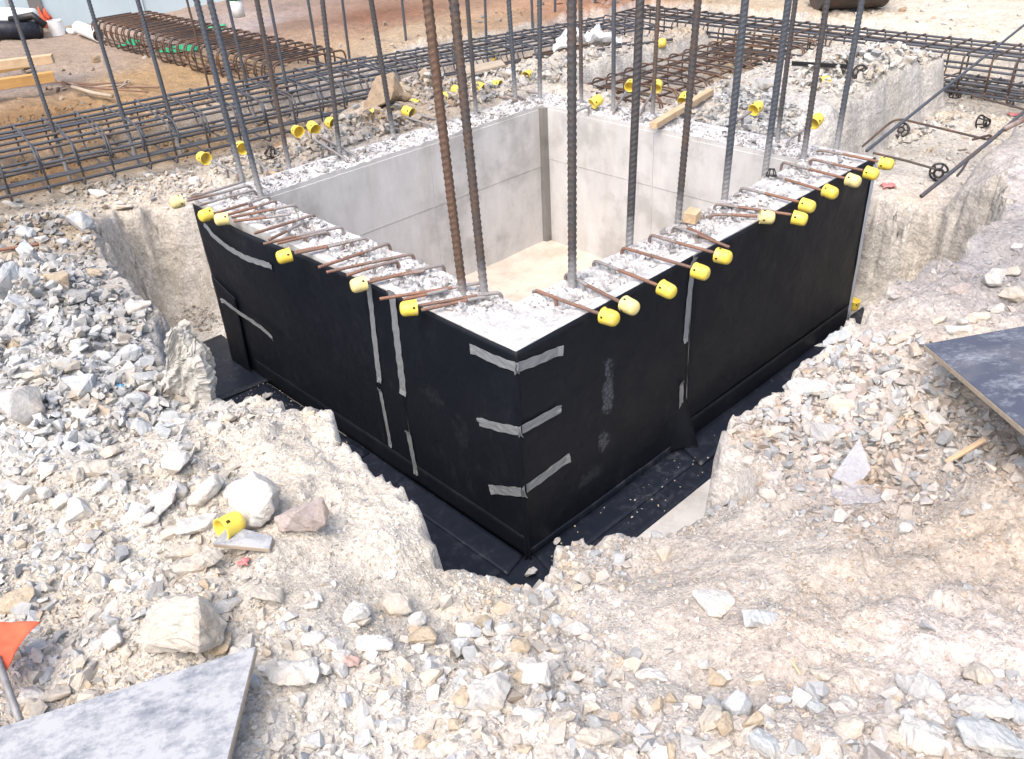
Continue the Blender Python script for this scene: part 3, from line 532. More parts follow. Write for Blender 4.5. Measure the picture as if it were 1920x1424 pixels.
HERO = [
 (352, 1178, 145, 165, 'cream', 'largest cream boulder in the left foreground above the speckled board', 60, .55),
 (555, 1250, 105, 80, 'white', 'flat white stone just right of the speckled board corner', 0, .3),
 (568, 968, 90, 100, 'pink', 'pinkish grey split boulder at the end of the left heap', 70, .7),
 (478, 945, 100, 105, 'white', 'bright white block leaning against the pinkish grey boulder', 85, .8),
 (386, 925, 75, 62, 'white', 'white rounded block left of the bright white block', 0, .6),
 (312, 940, 78, 42, 'white', 'upright white slab in the row of white blocks above the yellow cap', 75, .5),
 (148, 958, 52, 58, 'white', 'small white square block alone on the left dirt slope', 40, .6),
 (118, 940, 45, 35, 'white', 'small white stone touching the white square block on the left slope', 30, .6),
 (262, 962, 50, 36, 'white', 'white stone left of the upright white slab', -20, .6),
 (280, 975, 42, 32, 'paleg', 'pale grey stone below the upright white slab', 20, .6),
 (328, 1000, 48, 34, 'cream', 'cream stone below the row of white blocks', 0, .6),
 (372, 985, 85, 48, 'paleg', 'long pale slab just left of the loose yellow cap', 25, .5),
 (345, 1035, 80, 38, 'cream', 'upper of two tan slabs stacked below the yellow cap', 35, .5),
 (372, 1056, 92, 40, 'cream', 'lower of two tan slabs stacked below the yellow cap', 30, .5),
 (466, 1003, 38, 20, 'white', 'small white stone lying on the little board beside the yellow cap', 0, .5),
 (415, 1200, 75, 60, 'tan', 'tan flat stone touching the right side of the largest cream boulder', 15, .4),
 (428, 1135, 58, 38, 'paleg', 'narrow pale stone tilted up right of the largest boulder', 60, .5),
 (493, 1118, 85, 52, 'cream', 'cream boulder behind the narrow pale stone', -15, .6),
 (213, 1198, 42, 56, 'paleg', 'pointed pale grey stone on the left gravel slope', 20, .7),
 (65, 1300, 58, 42, 'white', 'white stone above the left edge of the speckled board', 10, .5),
 (108, 1303, 56, 36, 'cream', 'cream stone beside the white stone above the speckled board', 35, .5),
 (62, 1325, 50, 34, 'cream', 'cream stone half under the speckled board edge', 0, .5),
 (36, 1130, 80, 56, 'tan', 'tan stone under the dark hollow at the left picture edge', 20, .5),
 (170, 880, 95, 48, 'cream', 'long low cream stone on the left heap', 15, .45),
 (332, 868, 66, 50, 'white', 'bright white stone in the middle of the left heap', -10, .6),
 (45, 760, 88, 92, 'paleg', 'large pale fractured block at the left edge of the rubble', 60, .7),
 (150, 728, 62, 55, 'bluegrey', 'bluish white rough concrete lump in the left rubble', 0, .7),
 (163, 735, 60, 32, 'bluegrey', 'flat bluish slab under the rough concrete lump', 20, .4),
 (252, 716, 45, 36, 'cream', 'cream stone at the right edge of the bluish rubble', 0, .6),
 (255, 756, 52, 40, 'bluegrey', 'rough blue grey concrete lump near the spike of rock', 0, .7),
 (428, 790, 42, 30, 'cream', 'cream block on the edge of the pit left of the membrane', 0, .7),
 (410, 768, 62, 26, 'paleg', 'pale flat stone at the edge of the pit beside the spike of rock', -5, .5),
 (352, 752, 60, 22, 'paleg', 'thin pale stone slab below the spike of rock', 5, .5),
 (400, 800, 35, 42, 'white', 'white upright stone beside the cream block on the pit edge', 70, .6),
 (18, 528, 52, 100, 'bluegrey', 'tall blue grey rock at the left edge of the photo', 10, .9),
 (76, 491, 32, 28, 'white', 'small white cube of stone above the blue grey rock', 10, .9),
 (95, 510, 40, 30, 'paleg', 'grey broken cube beside the small white cube', 10, .8),
 (112, 530, 42, 52, 'tan', 'orange tan stone right of the grey broken cube', 50, .8),
 (178, 513, 32, 20, 'tan', 'small orange tan stone alone on the slope left of the cut face', 0, .6),
 (55, 573, 85, 44, 'bluegrey', 'wide rough grey concrete lump below the blue grey rock', 0, .7),
 (128, 562, 115, 22, 'dgrey', 'long dark grey slab lying across the left rubble', -4, .5),
 (188, 560, 48, 36, 'bluegrey', 'pale blue stone at the end of the long dark slab', 0, .6),
 (102, 594, 38, 30, 'paleg', 'square light grey stone below the long dark slab', 0, .7),
 (198, 606, 60, 20, 'white', 'thin white sliver of rock pointing right on the left rubble', 5, .4),
 (65, 652, 42, 36, 'paleg', 'square cut grey block in the left rubble', 20, .8),
 (30, 650, 38, 34, 'tan', 'tan stone beside the square cut grey block', 40, .6),
 (45, 435, 58, 28, 'bluegrey', 'blue grey lump below the upper left heap', -25, .6),
 (28, 385, 46, 18, 'white', 'white flat stone near the left edge under the grey cage', -8, .5),
 (185, 366, 38, 26, 'white', 'white triangular stone below the grey cage', 15, .5),
 (366, 342, 22, 20, 'white', 'small white stone between the grey cage and the chamber corner', 0, .6),
 (230, 390, 60, 24, 'cream', 'cream rock slab on the lip of the left cut', -20, .5),
 (800, 1196, 72, 52, 'tan', 'tan angular stone in the middle foreground', -25, .5),
 (704, 1206, 82, 36, 'white', 'white wedge stone left of the tan angular stone', -6, .5),
 (672, 1155, 62, 56, 'white', 'tall white stone behind the white wedge stone', 0, .7),
 (742, 1135, 74, 48, 'cream', 'cream rounded boulder behind the tan angular stone', -25, .6),
 (780, 1165, 45, 34, 'white', 'white stone touching the cream rounded boulder', 0, .6),
 (873, 1186, 40, 40, 'white', 'white square stone right of the tan angular stone', 10, .7),
 (905, 1167, 34, 26, 'tan', 'small ochre stone beside the white square stone', 30, .6),
 (946, 1180, 36, 40, 'white', 'white upright stone right of the ochre stone', 60, .6),
 (922, 1296, 88, 66, 'white', 'large bright white stone low in the middle foreground', 20, .55),
 (936, 1246, 54, 38, 'white', 'white stone above the large bright white stone', -5, .6),
 (1000, 1264, 74, 46, 'paleg', 'pale grey stone right of the large bright white stone', -15, .6),
 (1000, 1340, 42, 38, 'white', 'white cracked stone below the pale grey stone', 30, .6),
 (846, 1343, 34, 30, 'white', 'small white diamond shaped stone in the lower foreground', 45, .6),
 (1070, 1292, 42, 34, 'paleg', 'grey rounded stone right of the pale grey stone', -10, .6),
 (1115, 1384, 104, 26, 'cream', 'long thin cream slab at the bottom of the picture', 14, .6),
 (1218, 1263, 78, 30, 'white', 'white flat slab with a dark gap beneath right of centre', -10, .35),
 (1060, 1345, 46, 34, 'cream', 'cream stone above the long thin cream slab', 30, .6),
 (1340, 1116, 66, 84, 'white', 'big white slab lying alone on the right dirt slope', 18, .22),
 (1422, 1162, 76, 36, 'bluegrey', 'grey rounded concrete lump beside the big white slab', 3, .7),
 (1150, 1268, 46, 30, 'cream', 'small cream stone left of the white flat slab', 40, .6),
 (1320, 1246, 30, 22, 'white', 'small white stone below the big white slab', 0, .6),
 (1845, 1264, 78, 56, 'cream', 'cream rectangular block at the lower right', -5, .6),
 (1738, 1297, 68, 60, 'grey', 'grey angular block left of the cream rectangular block', -20, .6),
 (1696, 1286, 26, 58, 'grey', 'narrow grey stone standing left of the grey angular block', 10, .8),
 (1842, 1322, 110, 62, 'paleg', 'wide pale slab below the cream rectangular block', -18, .35),
 (1862, 1382, 165, 74, 'bluegrey', 'largest grey slab in the lower right corner', -15, .45),
 (1732, 1382, 112, 68, 'paleg', 'grey tan slab tilted left of the largest grey slab', -32, .5),
 (1583, 1366, 102, 56, 'cream', 'cream slab lying diagonally in the lower right', 30, .45),
 (1690, 1388, 96, 52, 'cream', 'cream tan stone between the two diagonal slabs at the bottom', -35, .5),
 (1906, 1335, 50, 56, 'bluegrey', 'blue grey stone at the right edge of the lower right slabs', 40, .6),
 (1382, 1326, 50, 52, 'bluegrey', 'bluish grey angular stone in the lower middle right', 30, .7),
 (1334, 1350, 50, 50, 'cream', 'cream stone beside the bluish grey angular stone', -35, .7),
 (1343, 1400, 58, 34, 'cream', 'cream flat stone at the bottom below the bluish grey stone', 5, .5),
 (1412, 1352, 50, 30, 'tan', 'tan stone right of the bluish grey angular stone', 10, .6),
 (1672, 1325, 38, 30, 'cream', 'small cream stone left of the narrow grey stone', 20, .7),
 (1440, 1398, 84, 48, 'bluegrey', 'blue grey crumbling lump at the bottom right of centre', -15, .6),
 (1296, 1398, 44, 48, 'paleg', 'pale stone at the bottom edge left of the cream flat stone', 0, .6),
 (1752, 1348, 44, 26, 'white', 'small white stone wedged between the lower right slabs', -45, .6),
 (1465, 1312, 42, 18, 'bluegrey', 'small thin slate grey stone above the tan stone', -15, .5),
 (1530, 732, 120, 30, 'paleg', 'long thin grey slab on the right bank', -12, .6),
 (1575, 762, 68, 46, 'cream', 'cream block below the long thin grey slab', -10, .6),
 (1545, 820, 56, 48, 'grey', 'rough grey concrete lump on the right bank', 20, .8),
 (1589, 806, 44, 34, 'pink', 'pinkish stone beside the rough grey concrete lump', 10, .6),
 (1600, 742, 50, 26, 'pink', 'thin pinkish stone on edge right of the cream block', 35, .6),
 (1567, 636, 62, 26, 'bluegrey', 'blue grey flat slab at the top of the right bank', 12, .5),
 (1580, 660, 45, 22, 'cream', 'cream slab below the blue grey flat slab', -3, .5),
 (1540, 655, 32, 22, 'bluegrey', 'small blue grey stone left of the cream slab', 0, .6),
 (1645, 642, 30, 22, 'bluegrey', 'small grey rock right of the blue grey flat slab', 0, .6),
 (1693, 632, 60, 28, 'cream', 'cream slab tilted beside the dark panel corner', 30, .5),
 (1797, 616, 52, 26, 'white', 'white rectangular stone above the dark panel', 3, .6),
 (1832, 598, 56, 24, 'cream', 'cream oval stone above the white rectangular stone', -15, .6),
 (1865, 525, 54, 40, 'paleg', 'angular pale grey block at the right edge of the bank', 20, .7),
 (1895, 556, 56, 32, 'cream', 'cream block below the angular pale grey block', -15, .7),
 (1872, 580, 40, 24, 'paleg', 'pale stone between the cream block and the dark panel', 0, .6),
 (1800, 543, 44, 22, 'pink', 'pinkish flat stone on the crest of the right hump', -10, .5),
 (1765, 698, 36, 20, 'paleg', 'pale stone just left of the dark panel edge', 0, .6),
 (1605, 690, 40, 22, 'white', 'white stone in the cluster above the long thin slab', 10, .6),
 (1550, 700, 36, 18, 'tan', 'tan stone left of the white stone above the long thin slab', -10, .6),
 (1620, 770, 30, 30, 'dgrey', 'dark grey stone among the right bank rubble', 0, .7),
 (1665, 790, 34, 30, 'grey', 'grey stone right of the dark grey stone on the bank', 20, .7),
 (1460, 785, 34, 22, 'pink', 'pinkish stone near the pit edge on the right bank', 0, .6),
 (1450, 810, 46, 26, 'cream', 'cream rounded stone on the pit edge on the right bank', -5, .6),
 (1790, 850, 42, 26, 'paleg', 'pale stone under the shade of the dark panel', -10, .6),
 (722, 190, 88, 66, 'brown', 'big brown earthy boulder behind the far left wall', 40, .8),
 (756, 188, 38, 26, 'brown', 'small brown stone right of the big brown boulder', 0, .7),
 (748, 228, 34, 22, 'brown', 'brown clod on the wall side of the big brown boulder', -10, .6),
 (945, 196, 36, 16, 'grey', 'grey broken slab lying by the far corner of the chamber', 5, .5),
 (763, 163, 34, 22, 'tan', 'tan stone above the big brown boulder', 10, .7),
 (1432, 166, 58, 34, 'grey', 'grey block with a tan side on the bank right of the chamber', -5, .7),
 (1347, 235, 50, 26, 'bluegrey', 'grey cracked concrete piece behind the far right wall', -30, .6),
 (1412, 240, 44, 20, 'grey', 'flat grey concrete flake behind the far right wall', 15, .4),
 (1640, 118, 60, 30, 'white', 'white chunk on top of the heap above the right trench', 0, .7),
 (1700, 112, 40, 22, 'paleg', 'pale chunk right of the white chunk on the right heap', -20, .6),
 (1600, 112, 44, 24, 'white', 'left chunk on top of the white heap above the right trench', 10, .6),
 (1692, 20, 20, 12, 'brown', 'brown stone on the sandy ground beyond the far cage', 0, .7),
 (182, 116, 20, 14, 'brown', 'brown stone alone on the sand in front of the rusty cage', 0, .9),
]
for h_ in HERO: rock(*h_[:6], rot=h_[6], flat=h_[7])
# middling stones: single ones nobody could tell apart, by area
ANCH = [(352, 1178, 'the largest cream boulder'), (570, 958, 'the pinkish split boulder'), (478, 945, 'the bright white block'), (312, 940, 'the upright white slab'), (148, 958, 'the white square block'), (65, 652, 'the square cut grey block'), (128, 562, 'the long dark slab'), (18, 528, 'the tall blue grey rock'),
        (348, 690, 'the spike of rock'), (800, 1196, 'the tan angular stone'), (922, 1296, 'the large bright white stone'), (1340, 1116, 'the big white slab'), (1845, 1264, 'the cream rectangular block'), (1862, 1382, 'the largest grey slab'), (1732, 646, 'the dark board corner'), (480, 1212, 'the speckled board corner'),
        (432, 992, 'the loose yellow cap'), (1545, 820, 'the rough concrete lump'), (1530, 732, 'the long thin grey slab'), (725, 190, 'the brown boulder'), (1600, 860, 'the folded plastic offcut'), (1382, 1326, 'the bluish angular stone'), (1583, 1366, 'the cream diagonal slab'), (555, 1250, 'the flat white stone'), (332, 868, 'the white heap stone'), (45, 760, 'the large fractured block'),
        (1115, 1384, 'the long cream slab'), (1218, 1263, 'the gapped white slab'), (672, 1155, 'the tall white stone'), (150, 728, 'the bluish concrete lump'), (185, 366, 'the white triangular stone'), (1098, 78, 'the plastic sack'), (1430, 166, 'the grey bank block'), (1865, 525, 'the pale crest block')]
SEEN = {}
def rlabel(u, v, w, asp, col):
    a = min(ANCH, key=lambda q: math.hypot(q[0] - u, (q[1] - v) * 1.2)); dx, dy = u - a[0], v - a[1]; dd = math.hypot(dx, dy)
    dr = ('right of' if dx > 0 else 'left of') if abs(dx) > abs(dy) * 1.6 else (('above' if dy < 0 else 'below') if abs(dy) > abs(dx) * 1.6 else ('up' if dy < 0 else 'down') + ' and ' + ('right' if dx > 0 else 'left') + ' from')
    how = 'just ' if dd < 70 else ('' if dd < 150 else 'well ')
    cw = {'white': 'white', 'cream': 'cream', 'tan': 'tan', 'grey': 'grey', 'bluegrey': 'bluish grey', 'pink': 'pinkish', 'paleg': 'pale grey'}[col]
    L = ('larger ' if w > 38 else ('middling ' if w > 30 else 'smaller ')) + ('long ' if asp < .66 else ('blocky ' if asp > .8 else '')) + cw + ' stone ' + how + dr + ' ' + a[2]
    if L in SEEN:
        b = sorted(ANCH, key=lambda q: math.hypot(q[0] - u, (q[1] - v) * 1.2))[1 + SEEN[L] % 3]; SEEN[L] += 1
        L = cw + ' stone ' + dr + ' ' + a[2] + ', towards ' + b[2]
    SEEN[L] = SEEN.get(L, 0); return L
AREAS = [('large rocks left rubble', 'angular bluish white stone among the demolition rubble left of the pit', [(30, 400, 330, 840)], 62, ['bluegrey', 'white', 'paleg', 'bluegrey', 'cream'], (26, 60)),
         ('large rocks left heap', 'pale angular stone in the heap between the left rubble and the pit', [(10, 830, 440, 960), (420, 1080, 640, 1320)], 34, ['white', 'cream', 'paleg', 'white'], (28, 50)),
         ('large rocks foreground', 'pale angular stone in the gravel at the bottom of the picture', [(560, 1150, 1100, 1420), (1100, 1260, 1920, 1420)], 62, ['white', 'cream', 'white', 'paleg', 'tan', 'bluegrey'], (26, 48)),
         ('large rocks right bank', 'mixed angular stone on the bank right of the pit', [(1430, 640, 1760, 860)], 32, ['cream', 'pink', 'paleg', 'cream', 'grey'], (22, 42)),
         ('large rocks right crest', 'angular stone on the crest above the dark panel', [(1740, 500, 1910, 610), (1560, 880, 1880, 1000)], 12, ['cream', 'pink', 'paleg'], (18, 34)),
         ('large rocks behind chamber', 'pale stone lying behind the far left wall below the grey cage', [(120, 330, 420, 380), (620, 150, 980, 200), (1050, 110, 1330, 150)], 26, ['white', 'cream', 'paleg', 'tan'], (16, 28))]
for grp, lab, boxes, n, cols, (s0, s1) in AREAS:
    for i in range(n):
        b = boxes[i % len(boxes)]; u = random.uniform(b[0], b[2]); v = random.uniform(b[1], b[3]); p, dd = gp(u, v)
        if p.z < -.6 or float(slope(p.x, p.y)) > .8: continue
        w = random.uniform(s0, s1)
        asp = random.uniform(.55, .9); cc = random.choice(cols); o = rock(u, v, w, w * asp, cc, rlabel(u, v, w, asp, cc), rot=random.uniform(-70, 70), flat=random.uniform(.45, .75)); o['group'] = grp
# spike of rock standing on the left edge of the pit
def spike(pts, depth, label, col):
    bm = bmesh.new(); n = len(pts); c = sum((Vector(q) for q in pts), Vector()) / n; d = Vector((RC[2, 0], RC[2, 1], 0)).normalized()
    a = [bm.verts.new(Vector(q)) for q in pts]; b = [bm.verts.new(c + (Vector(q) - c) * .72 + d * depth + Vector((0, 0, -.03))) for q in pts]
    bm.faces.new(a); bm.faces.new(b[::-1])
    for i in range(n): bm.faces.new((a[i], b[i], b[(i + 1) % n], a[(i + 1) % n]))
    bmesh.ops.recalc_face_normals(bm, faces=bm.faces[:]); bmesh.ops.triangulate(bm, faces=bm.faces[:])
    for _ in range(4): bmesh.ops.subdivide_edges(bm, edges=bm.edges[:], cuts=1); bmesh.ops.triangulate(bm, faces=bm.faces[:])
    bm.normal_update()
    for v in bm.verts:
        q = v.co; v.co = q + v.normal * float(fbm(np.array(q.x * 1.6 + q.y * .6), np.array(q.z * .45 + q.y), 14, 5, 11, .7)) * .05
    o = link('rock', frombm(bm), MS); o.color = (*col, 1); return tag(o, label, 'rock', 'large rocks around the pit')
sp0 = gp(345, 760)[0]; yv = math.atan2(RC[0, 1], RC[0, 0]); rx = Vector((RC[0, 0], RC[0, 1], 0)).normalized()
def sp_(u, v): 
    # plane facing the camera through the spike's foot
    d = Vector(RC.T @ np.array([(u - 960) / FPX, (v - 712) / FPX, 1.0])); n = Vector((RC[2, 0], RC[2, 1], 0)).normalized(); c = Vector(CAM); return c + d * ((sp0 - c).dot(n) / d.dot(n))
spike([sp_(310, 770), sp_(306, 700), sp_(312, 645), sp_(322, 612), sp_(338, 628), sp_(350, 655), sp_(368, 658), sp_(376, 690), sp_(388, 735), sp_(390, 775)], .16, 'tall grey spike of rock standing at the left edge of the pit', (.44, .43, .40))

# ------------------------------------------------------------------ membrane
def sheet(name, fn, nu, nv, thick, mat, label, cat='membrane sheet', group='black membrane sheets'):
    """a thin sheet from a parametric function, given thickness along its normal"""
    bm = bmesh.new(); V = [[bm.verts.new(fn(i / nu, j / nv)) for j in range(nv + 1)] for i in range(nu + 1)]
    for i in range(nu):
        for j in range(nv): bm.faces.new((V[i][j], V[i + 1][j], V[i + 1][j + 1], V[i][j + 1]))
    bm.normal_update(); base = bm.faces[:]; r_ = bmesh.ops.extrude_face_region(bm, geom=base)
    nv_ = [g_ for g_ in r_['geom'] if isinstance(g_, bmesh.types.BMVert)]; nr = base[len(base) // 2].normal.copy()
    for v in nv_: v.co += nr * thick
    bmesh.ops.recalc_face_normals(bm, faces=bm.faces[:])
    me = frombm(bm); o = link(name, me, mat, smooth=False)
    for p_ in me.polygons: p_.use_smooth = abs(p_.normal.dot(nr)) > .7
    return tag(o, label, cat, group)
def wave(a, b, s): return float(fbm(np.array(a * 1.0), np.array(b * 1.0), 2.2, 3, s)) * .010
def rpanel(x0t, x0b, x1t, x1b, zt, zb, off, s, curl=0):
    def fn(u, v):
        z = zt + (zb - zt) * v; a = x0t + (x0b - x0t) * v; b = x1t + (x1b - x1t) * v; x = a + (b - a) * u
        return Vector((x, -off - abs(wave(x, z, s)) - curl * max(0, u - .86) ** 2 * max(0, v - .72) * 40, z))
    return fn
def lpanel(y0t, y0b, y1t, y1b, zt, zb, off, s, bulge=0):
    def fn(u, v):
        z = (zt[0] + (zt[1] - zt[0]) * u if isinstance(zt, tuple) else zt); z = z + (zb - z) * v; a = y0t + (y0b - y0t) * v; b = y1t + (y1b - y1t) * v; y = a + (b - a) * u
        return Vector((-off - abs(wave(y, z, s)) - bulge * math.exp(-((u - .62) / .3) ** 2 - ((v - .12) / .3) ** 2), y, z))
    return fn
sheet('membrane_sheet', rpanel(-.012, -.026, 1.262, 1.285, -.004, -1.203, .004, 1, .5), 40, 36, -.003, MMK, 'black membrane sheet on the near right wall from the corner to the taped joint')
sheet('membrane_sheet', rpanel(1.268, 1.290, W1 + .012, W1 + .012, -.006, -1.06, .004, 2), 50, 34, -.003, MM, 'black membrane sheet on the near right wall beyond the taped joint')
sheet('membrane_sheet', rpanel(1.30, 1.27, W1 + .012, W1 + .012, -1.05, -1.205, .010, 8), 40, 5, -.003, MM, 'low black membrane upstand along the foot of the far half of the right wall', 'membrane strip')
sheet('membrane_sheet', lpanel(-.012, -.03, .875, .872, -.004, -1.203, .004, 3), 30, 36, .003, MMK2, 'black membrane sheet on the left wall between the corner and the first taped joint')
sheet('membrane_sheet', lpanel(.883, .880, 1.068, 1.125, -.004, -1.203, .005, 4), 8, 36, .003, MM, 'narrow black membrane strip between the two taped joints of the left wall')
sheet('membrane_sheet', lpanel(1.074, 1.131, W2 + .012, W2 + .012, (-.012, -.035), -1.203, .004, 5, .05), 60, 36, .003, MM, 'black membrane sheet bulging off the far end of the left wall')
sheet('membrane_sheet', lpanel(-.012, -.012, 2.60, 2.60, -1.06, -1.198, .0072, 12), 50, 4, .003, MM, 'low black membrane upstand along the foot of the left wall', 'membrane strip')
sheet('membrane_sheet', lpanel(2.62, 2.66, 2.9, 2.92, (-.60, -.52), -1.19, .030, 6), 10, 20, .003, MM, 'upright black membrane patch overlapping the far left corner', 'membrane patch')
sheet('membrane_sheet', lambda u, v: Vector((W1 + .012 + .06 * 0, -.004 + .9 * u, -.01 - 1.19 * v)), 8, 12, -.003, MM, 'black membrane sheet on the end wall at the far right of the chamber')
FZM = -1.196
def quad(pts, z, label, wob=.002, n=(24, 10), mat=MMF, th=.004, curl=None):
    a, b, c, d = [Vector((q[0], q[1], 0)) for q in pts]
    def fn(u, v):
        p = (a * (1 - u) + b * u) * (1 - v) + (d * (1 - u) + c * u) * v
        p.z = z + abs(float(fbm(np.array(p.x), np.array(p.y), 3, 3, 33))) * wob
        if curl: p.z += curl * max(0, v - .8) * 5
        return p
    o = sheet('floor_membrane', fn, n[0], n[1], th, mat, label, 'membrane sheet', 'black floor membranes'); return o
quad([(-.36, -.31), (3.9, -.31), (3.9, .02), (-.36, .02)], FZM - .004, 'black floor membrane along the foot of the near right wall', .004, (60, 10))
quad([(-.42, .022), (.02, .022), (.02, 1.55), (-.42, 1.55)], FZM - .004, 'black floor membrane along the foot of the left wall near the corner', .004, (10, 30))
quad([(-.44, 1.30), (-.02, 1.30), (-.02, 2.62), (-.46, 2.60)], FZM + .004, 'black floor membrane lying under the middle of the left wall', .006, (10, 30))
quad([(-.40, 2.50), (.05, 2.46), (.10, 3.32), (-.14, 3.32)], FZM + .014, 'black floor membrane corner piece at the far end of the left wall', .006, (10, 12))
quad([(-.008, -.17), (1.24, -.17), (1.22, -.012), (.03, -.012)], FZM + .004, 'long black membrane strip on the floor right of the near corner', .004, (30, 5))
quad([(1.16, -.215), (3.3, -.185), (3.3, -.012), (1.24, -.012)], FZM + .010, 'long black membrane strip on the floor under the far half of the right wall', .010, (40, 5))
quad([(-.16, -.02), (-.012, .02), (-.012, .98), (-.16, .94)], FZM + .004, 'black membrane strip on the floor left of the near corner', .005, (8, 26))
sheet('membrane_sheet', rpanel(0.0, 0.03, 1.24, 1.24, -1.145, -1.200, .0105, 18), 30, 3, -.003, MMF, 'paler upturned membrane edge along the foot of the right wall', 'membrane strip')
# the slanting concrete lip beside the floor membrane
bmc = slab(.35, 1.9, -.62, -.315, -1.32, -1.19)
o = link('concrete_footing', frombm(bmc), MC); tag(o, 'pale concrete footing edge showing beside the floor membrane below the right bank', 'concrete footing')

# ------------------------------------------------------------------ tape
def tape(pl, pts, w, label, mat=MTAPE, off=.009, crease=True):
    """strip along points on a wall face; pl='x' (left wall) or 'y' (right wall); pts: (coordinate along wall, z)"""
    pts = [Vector((a, b)) for a, b in pts]; L = [0]
    for i in range(1, len(pts)): L.append(L[-1] + (pts[i] - pts[i - 1]).length)
    n = max(8, int(L[-1] / .025)); V = []; seed = random.random() * 50
    for i in range(n + 1):
        s = L[-1] * i / n; k = max(j for j in range(len(L)) if L[j] <= s + 1e-9); k = min(k, len(pts) - 2); t = (s - L[k]) / (L[k + 1] - L[k]); c = pts[k].lerp(pts[k + 1], t); d = (pts[k + 1] - pts[k]).normalized()
        if 0 < k and t < .3: d = (d * (.5 + t / .6) + (pts[k] - pts[k - 1]).normalized() * (.5 - t / .6)).normalized()
        nn = Vector((-d.y, d.x)); ww = .84 * w * (1 + .08 * math.sin(i * 1.7 + seed)) / 2; row = []
        for q in (-1, -.35, .3, 1):
            p = c + nn * ww * q; o_ = off + (.003 * random.random() if crease else 0) + (.012 * random.random() if i in (0, n) else 0)
            row.append((p, o_))
        V.append(row)
    bm = bmesh.new(); g1 = []
    for row in V: g1.append([bm.verts.new((-o_, p.x, p.y) if pl == 'x' else (p.x, -o_, p.y)) for p, o_ in row])
    for i in range(n):
        for j in range(3): bm.faces.new((g1[i][j], g1[i + 1][j], g1[i + 1][j + 1], g1[i][j + 1]))
    bm.normal_update(); r_ = bmesh.ops.extrude_face_region(bm, geom=bm.faces[:]); sv = Vector((.0012, 0, 0)) if pl == 'x' else Vector((0, .0012, 0))
    for v in r_['geom']:
        if isinstance(v, bmesh.types.BMVert): v.co += sv
    bmesh.ops.recalc_face_normals(bm, faces=bm.faces[:])
    return bm, label, mat
def put(*t, parent=None):
    if parent is None: tag(link('tape_strip', frombm(t[0]), t[2]), t[1], 'tape', 'strips of grey tape on the membrane')
    else: link('tape_wing', frombm(t[0]), t[2], parent)
def px_x(L, x=-.009): return [(P(u, v, x=x)[1], P(u, v, x=x)[2]) for u, v in L]
def px_y(L, y=-.009): return [(P(u, v, y=y)[0], P(u, v, y=y)[2]) for u, v in L]
put(*tape('x', px_x([(386, 420), (400, 440), (428, 463), (462, 483), (512, 499)], -.05), .045, 'curved grey tape near the top of the bulging left end', off=.058))
put(*tape('x', px_x([(418, 562), (452, 588), (490, 613), (515, 636)], -.035), .036, 'grey tape low on the left end crossing the membrane patch', off=.040))
put(*tape('x', px_x([(691, 528), (703, 640), (712, 716)]), .050, 'upright grey tape on the left wall directly below a yellow cap'))
put(*tape('x', px_x([(734, 545), (745, 640), (757, 740)]), .062, 'upright grey tape nearest the corner on the left wall, upper piece'))
put(*tape('x', px_x([(712, 728), (733, 838)]), .036, 'thin upright grey tape on the left wall, lower left piece'))
put(*tape('x', px_x([(765, 808), (781, 890)]), .045, 'short upright grey tape at the foot of the left wall joint'))
put(*tape('y', px_y([(1301, 483), (1291, 570), (1285, 642)]), .050, 'upright grey tape on the right wall joint, upper piece'))
put(*tape('y', px_y([(1278, 715), (1276, 797)]), .040, 'upright grey tape on the right wall joint, lower piece'))
for nm, a, cc, b, w in (('top grey tape folded round the near corner', [(884, 653), (925, 673)], (966, 690), [(1005, 676), (1052, 656)], .058), ('middle grey tape folded round the near corner', [(899, 790), (935, 801)], (970, 810), [(1012, 787), (1050, 766)], .056), ('lowest grey tape folded round the near corner', [(921, 917), (948, 920)], (976, 924), [(1015, 896), (1066, 857)], .060)):
    zc = P(*cc, y=-.01)[2]; t = empty('tape_strip', (0, 0, 0)); tag(t, nm, 'tape', 'strips of grey tape on the membrane')
    put(*tape('x', px_x(a) + [(-.030, zc)], w, nm, off=.0115), parent=t); put(*tape('y', [(-.032, zc)] + px_y(b), w, nm, off=.0115), parent=t)
# pale tape down the far right edge of the right wall
bm = bmesh.new(); vs = []
for k_ in range(13):
    z = -.05 - 1.12 * k_ / 12; wv = .006 * math.sin(k_ * 1.1); vs.append([bm.verts.new((W1 - .012 + wv * .3, -.0105 - abs(wv) * .3, z)), bm.verts.new((W1 + .030 + wv, -.0105, z)), bm.verts.new((W1 + .032 + wv, .03, z))])
for k_ in range(12):
    for j in range(2): bm.faces.new((vs[k_][j], vs[k_ + 1][j], vs[k_ + 1][j + 1], vs[k_][j + 1]))
r_ = bmesh.ops.extrude_face_region(bm, geom=bm.faces[:])
for v in r_['geom']:
    if isinstance(v, bmesh.types.BMVert): v.co += Vector((.0015, -.0015, 0))
tag(link('tape_strip', frombm(bm), MTAPEL), 'long pale tape down the far right edge of the membrane', 'tape', 'strips of grey tape on the membrane')

